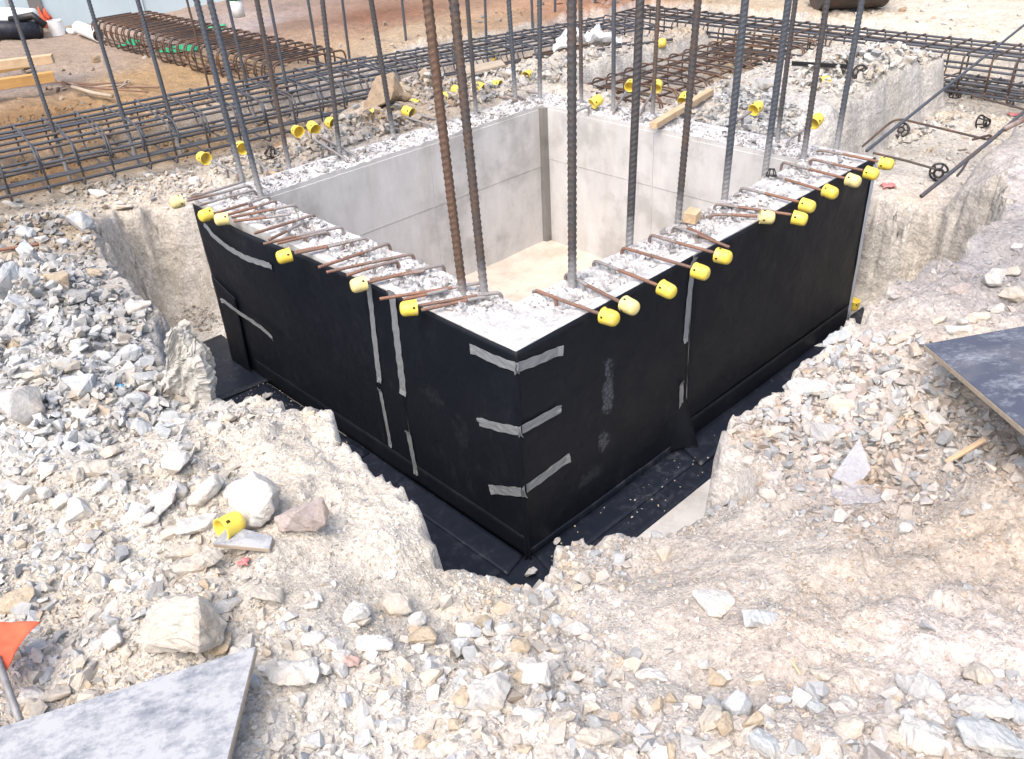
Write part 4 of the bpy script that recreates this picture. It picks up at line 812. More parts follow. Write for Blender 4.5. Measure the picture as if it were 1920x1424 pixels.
# ------------------------------------------------------------------ bars
def tube(path, r, seg=8, rib=0, pitch=.012, closed=False):
    """swept tube; with rib>0 the radius swells at every pitch to give the deformed-bar look"""
    pts = [Vector(p) for p in path]; L = [0]
    for i in range(1, len(pts)): L.append(L[-1] + (pts[i] - pts[i - 1]).length)
    out = []
    if rib:
        n = max(2, int(L[-1] / (pitch / 2)))
        for i in range(n + 1):
            s = L[-1] * i / n; k = 0
            while k < len(L) - 2 and L[k + 1] < s: k += 1
            out.append((pts[k].lerp(pts[k + 1], (s - L[k]) / max(1e-9, L[k + 1] - L[k])), r * (1 + rib * (i % 2))))
    else: out = [(p, r) for p in pts]
    n = len(out); V = []; F = []; up = None
    for i, (p, rr) in enumerate(out):
        t = (out[min(n - 1, i + 1)][0] - out[max(0, i - 1)][0]).normalized()
        if up is None: up = Vector((0, 0, 1)) if abs(t.z) < .9 else Vector((1, 0, 0))
        a = (up - t * up.dot(t)).normalized(); up = a; b = t.cross(a)
        for j in range(seg):
            an = 2 * math.pi * j / seg; V.append(p + (a * math.cos(an) + b * math.sin(an)) * rr)
        if i:
            o_ = (i - 1) * seg; F += [(o_ + j, o_ + (j + 1) % seg, o_ + seg + (j + 1) % seg, o_ + seg + j) for j in range(seg)]
    F.append(tuple(range(seg))[::-1]); F.append(tuple((n - 1) * seg + j for j in range(seg)))
    return frompy(V, F)
def arc(a, c, b, n=5):
    """rounded corner"""
    a, b, c = Vector(a), Vector(b), Vector(c); return [(a.lerp(c, t).lerp(c.lerp(b, t), t)) for t in [i / n for i in range(n + 1)]]
def bigbar(L, r, pitch, kind, seed):
    """one full-size deformed bar along +z with slanting crescent ribs and two long seams"""
    seg = 14; n = int(L / (pitch / 6)); z = np.linspace(0, L, n + 1); th = np.arange(seg) * 2 * np.pi / seg; Zg, Tg = np.meshgrid(z, th, indexing='ij')
    side = np.where(np.sin(Tg) >= 0, 1, -1); ph = Zg / pitch + (np.cos(Tg) * .42 * (side if kind else 1)) + (side > 0) * .5
    ribv = np.clip(np.cos(2 * np.pi * ph), 0, 1) ** 1.6 * np.abs(np.sin(Tg)) ** .5; lng = (np.abs(np.sin(Tg)) < .12) * .8
    R_ = r * (1 + .20 * np.maximum(ribv, lng)); bend = np.random.default_rng(seed).normal(0, .012, 2)
    X = R_ * np.cos(Tg) + bend[0] * (Zg / L) ** 2 * 2; Y = R_ * np.sin(Tg) + bend[1] * (Zg / L) ** 2 * 2
    V = np.stack([X, Y, Zg], -1).reshape(-1, 3); i = np.arange(n)[:, None] * seg; j = np.arange(seg)[None]
    q = np.stack([i + j, i + (j + 1) % seg, i + seg + (j + 1) % seg, i + seg + j], -1).reshape(-1, 4)
    me = bpy.data.meshes.new('bar'); me.vertices.add(len(V)); me.vertices.foreach_set('co', V.ravel().astype(np.float32))
    me.loops.add(q.size + seg); me.loops.foreach_set('vertex_index', np.concatenate([q.ravel(), (n * seg + np.arange(seg))]).astype(np.int32))
    me.polygons.add(len(q) + 1); me.polygons.foreach_set('loop_start', (np.arange(len(q) + 1) * 4).astype(np.int32)); me.update(calc_edges=True); me.validate()
    me.polygons.foreach_set('use_smooth', [True] * len(me.polygons)); return me
BM = {k: bigbar(2.75, r, p, kd, i) for i, (k, r, p, kd) in enumerate([('a', .0190, .030, 0), ('b', .0172, .028, 1), ('c', .0150, .025, 0), ('d', .0135, .022, 0), ('e', .010, .018, 1), ('f', .0200, .031, 1)])}
BMM = {}
def vbar(u0, ub, vb, zb, kind, mat, label, group, zoff=0):
    B = P(ub, vb, z=zb); d = RC.T @ np.array([(u0 - 960) / FPX, (0 - 712) / FPX, 1.0]); h = np.array([d[0], d[1]])
    s = ((B.x - CAM[0]) * h[0] + (B.y - CAM[1]) * h[1]) / (h @ h); top = Vector(CAM + d * s); ax = (top - B).normalized()
    key = (kind, mat.name)
    if key not in BMM: m = BM[kind].copy(); m.materials.append(mat); BMM[key] = m
    o = bpy.data.objects.new('vertical_rebar', BMM[key]); C.objects.link(o); q = Vector((0, 0, 1)).rotation_difference(ax)
    o.rotation_mode = 'QUATERNION'; o.rotation_quaternion = q @ Quaternion((0, 0, 1), random.uniform(0, 6.28)); o.location = B - ax * (.05 + zoff)
    return tag(o, label, 'rebar', group)
GV = 'tall bars rising from the chamber walls'; GT = 'tall bars rising from the trench behind'
for u0, ub, vb, kd, mt, lb in [
    (367, 455, 340, 'b', MRB, 'tall grey bar at the far left corner of the chamber, left of a pair'),
    (392, 490, 370, 'b', MRB, 'tall grey bar at the far left corner of the chamber, right of a pair'),
    (482, 543, 318, 'c', MRM, 'brownish tall bar on the far left wall, nearest the left corner pair'),
    (604, 638, 295, 'c', MRM, 'tall bar with a whitened foot, second from the left corner pair'),
    (696, 738, 258, 'b', MRM, 'tall spiral ribbed bar rising beside the brown boulder'),
    (806, 822, 238, 'c', MRM, 'tall bar mostly hidden behind the rusty orange bar'),
    (876, 893, 218, 'c', MRM, 'slim cement stained bar just right of the thick pair near the middle'),
    (954, 967, 194, 'b', MRB, 'tall dark bar on the far wall just left of the back corner'),
    (1012, 1012, 187, 'b', MRB, 'tall dark bar standing at the back corner of the chamber'),
    (797, 868, 550, 'f', MRR, 'thick rusty orange bar rising from the near left wall by the corner'),
    (850, 908, 550, 'a', MRM, 'thick dark bar right beside the rusty orange bar'),
    (1072, 1073, 537, 'a', MRM, 'thick dark bar with rust flecks, nearest the corner on the near right wall'),
    (1088, 1090, 197, 'c', MRM, 'bar on the far right wall directly behind the thick middle bar'),
    (1151, 1150, 211, 'c', MRB, 'bar on the far right wall second from the back corner'),
    (1201, 1180, 462, 'b', MRM, 'brown dark bar on the near right wall, second from the near corner'),
    (1235, 1223, 220, 'c', MRM, 'bar on the far right wall beside the timber batten'),
    (1310, 1271, 415, 'b', MRM, 'dark bar on the near right wall rising beside the small wood block'),
    (1397, 1358, 378, 'b', MRB, 'bar on the near right wall, fourth from the near corner'),
    (1479, 1435, 320, 'b', MRB, 'left bar of the crossing pair towards the right end'),
    (1491, 1457, 266, 'c', MRM, 'brown bar on the far right wall just behind the pair at the right'),
    (1550, 1506, 299, 'b', MRM, 'tall bar second from the right end of the chamber'),
    (1617, 1567, 282, 'b', MRB, 'rightmost tall bar of the chamber')]:
    vbar(u0, ub, vb, -.01, kd, mt, lb, GV)
for u0, ub, vb, zb, kd, mt, lb in [
    (18, 128, 327, -.36, 'c', MRB, 'leftmost tall bar rising out of the grey cage'),
    (165, 256, 300, -.36, 'c', MRB, 'tall grey bar in the grey cage, second from the left'),
    (258, 340, 290, -.38, 'c', MRB, 'tall grey bar in the grey cage, third from the left'),
    (350, 405, 215, -.35, 'e', MCB, 'thin brown bar rising out of the back of the grey cage'),
    (426, 478, 225, -.35, 'd', MRB, 'tall bar in the grey cage just right of the thick left pair'),
    (502, 552, 230, -.35, 'd', MRB, 'tall bar in the grey cage left of the whitened bar'),
    (577, 606, 175, -.35, 'd', MRB, 'tall bar in the grey cage behind the whitened bar'),
    (640, 662, 160, -.35, 'd', MRB, 'tall bar in the grey cage left of the brown boulder'),
    (753, 768, 138, -.35, 'd', MRB, 'tall bar in the cage above the brown boulder'),
    (910, 913, 122, -.35, 'd', MRB, 'tall bar in the cage left of the plastic sack'),
    (997, 1000, 95, -.35, 'd', MRB, 'slim bar in the cage just behind the plastic sack'),
    (1041, 1040, 80, -.35, 'd', MRB, 'slim bar rising behind the left end of the plastic sack'),
    (1116, 1115, 70, -.35, 'd', MRB, 'slim bar rising behind the middle of the plastic sack'),
    (1186, 1185, 58, -.35, 'd', MRB, 'slim far bar right of the plastic sack')]:
    vbar(u0, ub, vb, zb, kd, mt, lb, GT)

# hairpin dowels across the walls and their yellow caps
def capmesh():
    prof = [(.0, .072), (.012, .0715), (.022, .069), (.029, .063), (.0325, .054), (.0335, .040), (.0345, .004), (.036, .0), (.033, -.001), (.0305, .003), (.0295, .05), (.0, .056)]
    seg = 28; V = []; F = []
    for i, (r_, z) in enumerate(prof):
        for j in range(seg):
            a = 2 * math.pi * j / seg; k = 1 + (.012 * (1 if j % 2 else -1) if 4 < i < 8 else 0); V.append((r_ * k * math.cos(a), r_ * k * math.sin(a), z))
        if i: o_ = (i - 1) * seg; F += [(o_ + j, o_ + (j + 1) % seg, o_ + seg + (j + 1) % seg, o_ + seg + j) for j in range(seg)]
    me = frompy(V, F); bm = bmesh.new(); bm.from_mesh(me); bmesh.ops.remove_doubles(bm, verts=bm.verts[:], dist=1e-5); bmesh.ops.recalc_face_normals(bm, faces=bm.faces[:]); bm.to_mesh(me); bm.free()
    me.polygons.foreach_set('use_smooth', [True] * len(me.polygons)); return me
CAPM = capmesh(); CAPM.materials.append(MY); CAPF = CAPM.copy(); CAPF.materials.clear(); CAPF.materials.append(MYF)
SLM = bslab(-.0045, .0045, -.002, .0035, -.0055, .0055, .0008); SLM.materials.append(MSLOT)  # solid block on the shell; the shade inside an open slot is its dark colour
def cap(base, axis, label, faded=False, group='yellow caps on the bar ends', roll=None, sc=1.0):
    sc *= 1.1; t = empty('bar_end_protector', base); t.rotation_mode = 'QUATERNION'; q = Vector((0, 0, 1)).rotation_difference(Vector(axis).normalized()); t.rotation_quaternion = q; t.scale = (sc,) * 3
    tag(t, label, 'safety cap', group); link('cap_shell', CAPF if faded else CAPM, None, t)
    # the little window faces up and towards the viewer
    lv = q.inverted() @ (Vector(CAM) - Vector(base)).normalized(); a0 = math.atan2(lv.y, lv.x) + (roll if roll is not None else random.uniform(-.5, .5))
    for kk, da in enumerate((0, math.pi / 2, math.pi, -math.pi / 2)):
        s_ = link('slot', SLM, None, t); a = a0 + da; s_.location = (.0325 * math.cos(a), .0325 * math.sin(a), .016); s_.rotation_euler = (0, 0, a - math.pi / 2)
    return t
def dowel(root, end, z0, z1, hook, label, mats=(MDG, MDW), split=.45, rr=.0082, side=None):
    """bar lying over the wall: a hook bent down into the concrete at the root, dusty near it, rusty further out"""
    a = P(*root, z=z0); b = P(*end, z=z1); d = (b - a); L = d.length; d.normalize(); t = empty('hooked_rebar', a); tag(t, label, 'rebar', 'short hooked bars lying over the wall tops')
    path = []
    if hook:
        back = Vector((0, 0, -1)); r0 = .03
        path += [Vector((0, 0, -.07)) - d * .0, Vector((0, 0, -.03))]; path += arc((0, 0, -.03), (0, 0, 0), d * r0, 5)[1:]
    else: path += [Vector((0, 0, 0))]
    if hook: link('second_leg', tube([d * .105 + Vector((0, 0, .002))] + arc(d * .105 + Vector((0, 0, .002)), d * .14 + Vector((0, 0, 0)), d * .14 + Vector((0, 0, -.035)), 4)[1:] + [d * .142 + Vector((0, 0, -.07))], rr, 8, .14, .014), mats[0], t, True)
    m = d * (L * split); sag = Vector((0, 0, random.uniform(-.004, .004)))
    link('dusty_length', tube(path + [m + sag], rr, 8, .14, .014), mats[0], t, True); link('rusty_length', tube([m + sag - d * .001, d * L], rr, 8, .14, .014), mats[1], t, True)
    return a, b, d
R_ = [((1000, 543), (1125, 589), (1143, 596), 'near corner, first on the near right wall'), ((1060, 512), (1165, 568), (1181, 575), 'second from the near corner on the near right wall'), ((1113, 488), (1232, 535), (1251, 543), 'third from the near corner on the near right wall'),
      ((1166, 464), (1296, 502), (1314, 510), 'just above the taped joint of the near right wall'), ((1218, 440), (1338, 474), (1356, 482), 'fifth from the near corner on the near right wall'), ((1330, 403), (1420, 406), (1438, 407), 'beside the small wood block on the near right wall'),
      ((1340, 382), (1484, 403), (1499, 409), 'just beyond the wood block on the near right wall'), ((1388, 352), (1498, 379), (1514, 386), 'eighth from the near corner on the near right wall'), ((1440, 326), (1540, 357), (1557, 360), 'fourth from the right end of the near right wall'),
      ((1466, 304), (1585, 335), (1600, 339), 'third from the right end of the near right wall'), ((1520, 298), (1618, 320), (1634, 325), 'second from the right end of the near right wall'), ((1532, 281), (1645, 303), (1662, 308), 'at the very right end of the near right wall')]
for i, (r0, e, cp, lb) in enumerate(R_):
    zz = .035; a, b, d = dowel(r0, e, .03, .022, True, 'rusty hooked bar ' + lb, split=random.uniform(.3, .5), mats=(MDW if i in (0, 3) else MDG, MDW))
    c = P(*cp, z=.02); cap(c - d * .036, d + Vector((0, 0, random.uniform(-.12, .06))), 'yellow cap on the bar ' + lb, i in (1, 5, 9))
dowel((1262, 424), (1367, 464), .03, .02, True, 'uncapped rusty bar pointing out left of the wood block')
dowel((1290, 428), (1340, 452), .02, .015, False, 'short uncapped rusty stub under the uncapped bar by the wood block', mats=(MDW, MDW))
L_ = [((470, 347), (350, 377), (332, 379), True, 'at the far left corner, outermost'), ((478, 356), (372, 386), None, True, 'just below the outermost capped bar'), ((455, 341), (352, 373), None, False, 'just above the outermost capped bar'), ((505, 368), (402, 401), (386, 404), True, 'second from the far left corner'), ((518, 376), (420, 405), None, True, 'between the second and third caps from the far corner'), ((555, 384), (434, 408), (416, 412), True, 'third from the far left corner'), ((545, 402), (438, 415), None, False, 'beside the third capped bar from the far left corner'),
      ((590, 402), (477, 438), None, True, 'first of the uncapped row'), ((572, 416), (505, 450), None, True, 'crossing behind the first uncapped one'), ((642, 425), (494, 458), None, True, 'third of the uncapped row on the left wall'), ((616, 434), (520, 457), None, True, 'lowest of the uncapped row above the single cap'),
      ((688, 446), (552, 476), (533, 480), True, 'alone in the middle of the left wall'), ((660, 452), (555, 472), None, True, 'sharing the cap in the middle of the left wall'),
      ((730, 456), (597, 502), None, True, 'above the narrow membrane strip, upper of three'), ((775, 476), (612, 511), None, True, 'above the narrow membrane strip, middle of three'), ((746, 488), (650, 517), None, True, 'above the narrow membrane strip, lowest of three'),
      ((832, 496), (690, 530), (673, 534), True, 'just above the taped joints of the left wall'), ((797, 508), (694, 525), None, False, 'sharing the cap above the taped joints'), ((905, 530), (712, 561), None, False, 'crossing in front of the thick rusty bar'), ((840, 543), (756, 562), None, False, 'short and bare left of the corner cap'),
      ((940, 548), (785, 574), (767, 579), True, 'nearest the near corner on the left wall'), ((915, 556), (790, 582), None, True, 'sharing the cap nearest the near corner')]
for i, (r0, e, cp, hk, lb) in enumerate(L_):
    a, b, d = dowel(r0, e, .03, .03, hk, 'hooked bar on the left wall, ' + lb, split=random.uniform(.3, .6), mats=(MDG, MDG if i < 3 else MDW))
    if cp: c = P(*cp, z=.028); cap(c - d * .036, d + Vector((0, 0, random.uniform(-.1, .08))), 'yellow cap on the bar ' + lb + (' on the left wall' if 'left wall' not in lb else ''), i in (0, 5, 16))
B_ = [((650, 300), (590, 262), (558, 246), 'fourth from the left'), ((668, 292), (600, 256), (588, 242), 'fifth from the left, touching the fourth'), ((690, 262), (636, 240), (622, 231), 'left of the brown boulder'),
      ((735, 248), (712, 226), (703, 216), 'in front of the brown boulder'), ((812, 236), (750, 217), (732, 209), 'right of the brown boulder, low'), ((828, 226), (782, 215), (766, 212), 'right of the brown boulder, middle'), ((835, 212), (792, 203), (779, 197), 'right of the brown boulder, upper'),
      ((905, 192), (850, 186), (837, 182), 'left of the thick dark pair, half hidden'), ((968, 186), (872, 174), (858, 172), 'just right of the thick dark pair'), ((985, 184), (914, 170), (901, 166), 'second right of the thick dark pair'), ((1012, 176), (942, 164), (932, 160), 'third right of the thick dark pair'),
      ((445, 325), (396, 302), (382, 296), 'leftmost'), ((500, 320), (465, 286), (453, 277), 'second from the left')]
for i, (r0, e, cp, lb) in enumerate(B_):
    a, b, d = dowel(r0, e, .03, .05, True, 'bar reaching back over the far left wall, ' + lb, mats=(MDG, MDG), rr=.009)
    c = P(*cp, z=.05); cap(c - d * .036, d + Vector((0, 0, random.uniform(-.1, .3))), 'yellow cap behind the far left wall, ' + lb, False, 'yellow caps behind the far walls', sc=1.15)
for i, (r0, e, cp, lb) in enumerate([((1075, 212), (1108, 198), (1118, 193), 'nearest the back corner'), ((1150, 210), (1174, 172), (1182, 161), 'in front of the small rusty cage'), ((1200, 212), (1224, 175), (1232, 164), 'beside the bar by the timber batten'), ((1372, 232), (1408, 210), (1418, 204), 'left of the crossing pair of tall bars'), ((1478, 262), (1520, 236), (1530, 229), 'between the two rightmost tall bars'), ((1262, 212), (1276, 194), (1283, 188), 'hidden behind the timber batten')]):
    a, b, d = dowel(r0, e, .03, .06, True, 'bar over the far right wall, ' + lb, mats=(MDG, MDG), rr=.009)
    c = P(*cp, z=.06); cap(c - d * .036, d + Vector((0, 0, random.uniform(.1, .3))), 'yellow cap behind the far right wall, ' + lb, False, 'yellow caps behind the far walls', sc=1.15)
# loose caps lying about
for (u, v, ax, lb, sc) in [(432, 985, (.85, .5, .12), 'loose yellow cap lying on its side on the little board at the left', 1.0), (1594, 598, (0, .1, -1), 'loose yellow cap standing on the floor membrane at the far right corner', 1.0), (989, 149, (.9, .3, .1), 'loose yellow cap lying on the stones behind the back corner', 1.15), (1545, 161, (.9, -.6, .1), 'loose yellow cap lying by the black steel channel', 1.1), (925, 110, (.9, .5, .1), 'loose yellow cap lying near the grey cage left of the back corner bar', 1.2), (1238, 88, (.2, -.9, .2), 'loose yellow cap lying past the plastic sack', 1.2)]:
    p, dd = gp(u, v)
    if 'floor membrane' in lb: p = P(u, v, z=-1.15); 
    q = Vector((p.x, p.y, p.z + .032)); ax = Vector(ax).normalized()
    if u == 432: q = P(u, v, z=p.z + .055); ax = Vector((RC[0, 0], RC[0, 1], 0)).normalized() * .62 + Vector((RC[2, 0], RC[2, 1], 0)).normalized() * .78; ax.z = -.12
    if 'floor membrane' in lb: q = Vector((3.33, .02, -1.118))
    cap(q - ax * .036, ax, lb, False, 'loose yellow caps', sc=sc)

# ------------------------------------------------------------------ reinforcement cages
def cage(a, b, w, h, nl, sp, mat, label, top, hook=True, rl=.0095, rs=.008, side=1, jag=0, nb=4, mat2=None):
    """a,b: plan ends of the centre line; top: height of the upper bars"""
    a = Vector((a[0], a[1], 0)); b = Vector((b[0], b[1], 0)); L = (b - a).length; ang = math.atan2(b.y - a.y, b.x - a.x)
    t = empty('rebar_cage', (a.x, a.y, top - h), ang); tag(t, label, 'rebar cage', 'reinforcement cages in the trenches')
    lm = tube([(0, 0, 0), (L / 2, 0, .004), (L, 0, 0)], rl, 8, .12 if L < 5 else 0, .03); lm.materials.append(mat)
    for k in range(nl):
        yy = -w / 2 + w * (k + .5) / nl
        o = link('long_bar', lm, None, t, True); o.location = (random.uniform(-.06, .06), yy + random.uniform(-.012, .012), h - .018)
        if k < nb: o = link('long_bar', lm, None, t, True); o.location = (random.uniform(-.05, .05), -w / 2 + w * (k + .5) / nb, .018)
    for s in (-1, 1):
        for hh in (.35, .68): o = link('long_bar', lm, None, t, True); o.location = (0, s * (w / 2 - .012), h * hh)
    r = .075; w2 = w / 2; P_ = []
    pass
    c = [(-w2, 0), (w2, 0), (w2, h), (-w2, h)]; path = []
    for i in range(4):
        p0, p1, p2 = Vector((0, *c[i - 1])), Vector((0, *c[i])), Vector((0, *c[(i + 1) % 4])); path += arc(p1 + (p0 - p1).normalized() * r, p1, p1 + (p2 - p1).normalized() * r, 4)
    path.append(path[0].copy()); smesh = tube(path, rs, 7); (mat2 or mat); smesh.materials.append(mat2 or mat)
    hk = []
    if hook:  # the tail of each stirrup, bent down beside the near upper bar
        hp = [Vector((.02, w2 * .3, h + .012)), Vector((.02, -w2 + .12, h + .012))] + arc((.02, -w2 + .10, h + .012), (.02, -w2 - .02, h + .012), (.02, -w2 - .02, h - .12), 6) + [Vector((.02, -w2 + .0, h - .17))]
        hm = tube(hp if side > 0 else [Vector((q.x, -q.y, q.z)) for q in hp], rs, 7); hm.materials.append(mat2 or mat)
    n = int(L / sp)
    for i in range(n + 1):
        o = link('stirrup', smesh, None, t, True); o.location = (i * sp + random.uniform(-.012, .012), 0, 0); o.rotation_euler = (0, 0, random.uniform(-.03, .03))
        if hook:
            o = link('stirrup_tail', hm, None, t, True); o.location = (i * sp + random.uniform(-.012, .012), 0, 0); o.rotation_euler = (0, 0, random.uniform(-.05, .05))
    return t
cage((-1.25, 5.62), (3.1, 4.98), 1.12, .34, 6, .26, MCA, 'grey steel cage in the trench behind the far left wall', .0, rl=.0115)
cage((3.0, 5.02), (6.0, 4.30), 1.0, .32, 7, .22, MCA, 'dark grey cage running on right behind the plastic sack', -.01, rs=.0075)
cage((2.67, 5.7), (2.70, 10.3), .84, .30, 6, .19, MCB, 'rusty brown cage running back towards the pale blue wall', .05, rl=.009, rs=.010, side=-1)
cage((3.32, 2.42), (6.1, 2.42), .92, .33, 5, .22, MCB, 'rusty cage on the right starting behind the back corner of the chamber', .0, rl=.0095, rs=.0075, nb=3)
cage((6.42, 4.6), (6.42, -2.2), .72, .36, 5, .21, MCA, 'long grey cage crossing the top right of the picture', .02, hook=False, rl=.011, rs=.0085, mat2=MCB)
q0, q1 = P(1775, 150, z=-.40), P(1940, 176, z=-.40); cage((q0.x, q0.y), (q1.x, q1.y), .62, .05, 5, .2, MCA, 'flat mat of grey bars lying in the right trench', -.37, hook=False, nb=0, rl=.011)
# loose bars of the upper left bundle, right trench and elsewhere
def bar(pts, r, mat, label, cat='steel bar', group='loose steel bars', name='steel_bar', rib=.12, pitch=.02):
    c = Vector(pts[0]); o = link(name, tube([Vector(q) - c for q in pts], r, 8, rib, pitch), mat, None, True, c); return tag(o, label, cat, group)
def G(u, v, dz=.02): p, _ = gp(u, v); return Vector((p.x, p.y, p.z + dz))
def PZ(u, v, z): return P(u, v, z=z)
bar([PZ(1922, 46, .12), PZ(1760, 175, .03), PZ(1625, 283, -.04)], .0105, MCA, 'long grey bar running diagonally over the right trench')
bar([PZ(1960, 175, .0), PZ(1860, 262, -.02), PZ(1728, 368, -.06)], .012, MCA, 'grey bar along the edge of the right mound')
bar([PZ(1884, 242, .05), PZ(1960, 205, .07)], .018, MDG, 'pale round bar end at the right edge above the mound', rib=0)
bar([PZ(1617, 275, -.3)] + arc(PZ(1662, 236, -.22), PZ(1680, 220, -.2), PZ(1700, 226, -.2), 5) + [PZ(1780, 245, -.2), PZ(1850, 262, -.2)] + arc(PZ(1850, 262, -.2), PZ(1866, 257, -.2), PZ(1854, 254, -.18), 4) + [PZ(1824, 262, -.16)], .0085, MCB, 'open stirrup of thin brown bar lying across the right trench')
bar([PZ(1637, 287, -.3), PZ(1700, 302, -.33), PZ(1763, 320, -.36)], .0085, MCB, 'thin brown bar between the chamber end and a black spacer')
bar([PZ(1795, 330, -.2)] + arc(PZ(1795, 330, -.2), PZ(1806, 318, -.2), PZ(1815, 300, -.2), 4), .008, MCB, 'short curved bar by the black spacer at the mound edge')
bar([PZ(1820, 178, -.3)] + [PZ(1870, 192, -.32), PZ(1930, 208, -.34)], .009, MCB, 'thin brown bar leaving the right edge of the picture')
bar([G(0, 478, .03), G(78, 472, .05)], .011, MDW, 'rusty bar sticking out of the rubble at the left edge')
for i, (a, b, c, lb) in enumerate([((105, 158), (180, 163), (245, 160), 'top'), ((110, 160), (170, 172), (240, 165), 'second'), ((110, 163), (190, 170), (300, 174), 'longest'), ((120, 168), (200, 178), (280, 184), 'fourth'), ((120, 166), (185, 187), (210, 192), 'fifth'), ((140, 178), (180, 190), (215, 196), 'thick lowest')]):
    p0, p1, p2 = [G(*q, .03 + .01 * i) for q in (a, b, c)]; bar([p0, p1, p2], .009 if i < 5 else .02, [MDW, MWG, MDW, MDW, MCB, MWG][i], lb + ' rod of the loose bundle behind the grey cage', group='rods of the loose bundle', rib=0)
bar([G(232, 168, .04)] + arc(G(240, 160, .05), G(250, 156, .05), G(244, 165, .05), 4) + [G(225, 172, .04)], .007, MWG, 'bent hooked rod at the end of the loose bundle', group='rods of the loose bundle', rib=0)
for i, (a, b) in enumerate([((1000, 108), (1100, 92)), ((960, 120), (1090, 97)), ((1120, 100), (1260, 82)), ((1155, 90), (1330, 70))]): bar([G(*a, .03), G(*b, .04)], .012, MCB if i < 2 else MCA, ['rusty bar lying left of the plastic sack', 'second rusty bar lying left of the plastic sack', 'dark bar lying right of the plastic sack', 'long dark bar lying beyond the plastic sack'][i])
for i in range(5): bar([PZ(1060 + i * 10, 205 + i * 3, -.05), PZ(1120 + i * 14, 175 + i * 5, -.03)], .009, MDW, ['leftmost', 'second', 'middle', 'fourth', 'rightmost'][i] + ' thin rusty rod lying in the small rusty cage', group='rods lying in the small rusty cage', rib=0)

# ------------------------------------------------------------------ boards, timber
def board(pts, th, mat, edge, label, name='formwork_board', cat='board', group=None, parts=('face_sheet', 'plywood_core')):
    """pts: 4 corners of the upper face; thickness downwards"""
    a, b, c, d = [Vector(q) for q in pts]; cen = (a + b + c + d) / 4; ux = (b - a).normalized(); n = ux.cross(d - a).normalized()
    if n.z < 0: n = -n
    uy = n.cross(ux); t = empty(name, cen); t.rotation_mode = 'QUATERNION'; t.rotation_quaternion = Matrix((ux, uy, n)).transposed().to_quaternion(); tag(t, label, cat, group)
    loc = [Vector(((q - cen).dot(ux), (q - cen).dot(uy), (q - cen).dot(n))) for q in (a, b, c, d)]
    def pr(z0, z1, m, nm, ins=0):
        bm = bmesh.new(); lo = [bm.verts.new((q.x * (1 - ins), q.y * (1 - ins), z0)) for q in loc]; hi = [bm.verts.new((q.x * (1 - ins), q.y * (1 - ins), z1)) for q in loc]
        bm.faces.new(hi); bm.faces.new(lo[::-1])
        for i in range(4): bm.faces.new((lo[i], lo[(i + 1) % 4], hi[(i + 1) % 4], hi[i]))
        bmesh.ops.recalc_face_normals(bm, faces=bm.faces[:]); bmesh.ops.bevel(bm, geom=bm.edges[:], offset=.0012, segments=1, affect='EDGES'); link(nm, frombm(bm), m, t)
    pr(-th, -.0016, edge, parts[1]); pr(-.0014, .0016, mat, parts[0], .002); return t
MPLY1 = mk_ply('worn_formwork_face', (.15, .17, .205), (.36, .375, .40), .40); MPLY2 = mk_ply('dark_formwork_face', (.07, .08, .115), (.26, .285, .34), .50)
zA = .11; A = P(481, 1212, z=zA); Bq = P(0, 1364, z=zA); Cq = P(428, 1424, z=zA); e1 = (Bq - A).normalized(); e2 = (Cq - A).normalized()
board([A, A + e1 * 1.3, A + e1 * 1.3 + e2 * .62, A + e2 * .62], .020, MPLY1, MWG, 'large worn formwork board with blue and white speckles at the lower left corner')
A = P(1732, 646, z=.10); Bq = P(1920, 612, z=.13); Cq = P(1920, 806, z=.20); e1 = (Bq - A).normalized(); e2 = (Cq - A).normalized()
board([A, A + e1 * 1.2, A + e1 * 1.2 + e2 * .9, A + e2 * .9], .022, MPLY2, MWG, 'dark scuffed formwork board sticking in from the right edge over the bank')
A = P(398, 1020, z=.055)
board([A, P(505, 1030, z=.055), P(512, 1006, z=.06), P(430, 985, z=.06)], .016, MPLY1, MWG, 'small offcut board with a dark face under the loose yellow cap')
board([PZ(868, 140, .10), PZ(948, 122, .12), PZ(940, 112, .12), PZ(860, 128, .10)], .015, MWG, MWG, 'weathered board lying on the stones behind the thick dark pair')
CHB = (G(1482, 141, .08), G(1590, 148, .08))
def beam(p0, p1, w, h, mat, label, name='timber_beam', cat='timber', group=None):
    p0, p1 = Vector(p0), Vector(p1); d = p1 - p0; L = d.length; bm = slab(0, L, -w / 2, w / 2, -h / 2, h / 2); bmesh.ops.bevel(bm, geom=bm.edges[:], offset=.002, segments=1, affect='EDGES')
    o = link(name, frombm(bm), mat, None, False, p0); o.rotation_mode = 'QUATERNION'; ux = d.normalized(); uy = Vector((0, 0, 1)).cross(ux).normalized(); uz = ux.cross(uy); o.rotation_quaternion = Matrix((ux, uy, uz)).transposed().to_quaternion(); return tag(o, label, cat, group)
t = empty('steel_channel', CHB[0]); tag(t, 'black steel channel lying on the bank beside the right bars', 'steel channel')
for nm_, dz_, w_, h_ in (('web', 0, .05, .005), ('flange', .016, .006, .03)):
    o = beam(CHB[0] + Vector((0, 0, dz_)), CHB[1] + Vector((0, 0, dz_)), w_, h_, MBK, None, nm_, None); o.location = (0, 0, dz_); o.parent = t
beam(P(1225, 236, z=.05), P(1332, 172, z=.04), .055, .045, MWD, 'pale timber batten lying across the top of the far right wall', 'timber_batten')
bm = slab(-.042, .042, -.036, .036, -.03, .03); bmesh.ops.bevel(bm, geom=bm.edges[:], offset=.003, segments=1, affect='EDGES')
o = link('wood_block', frombm(bm), MWD, None, False, P(1298, 405, z=.045)); o.rotation_euler = (.05, -.05, .25); tag(o, 'small pale wood block standing on the near right wall top', 'wood block')
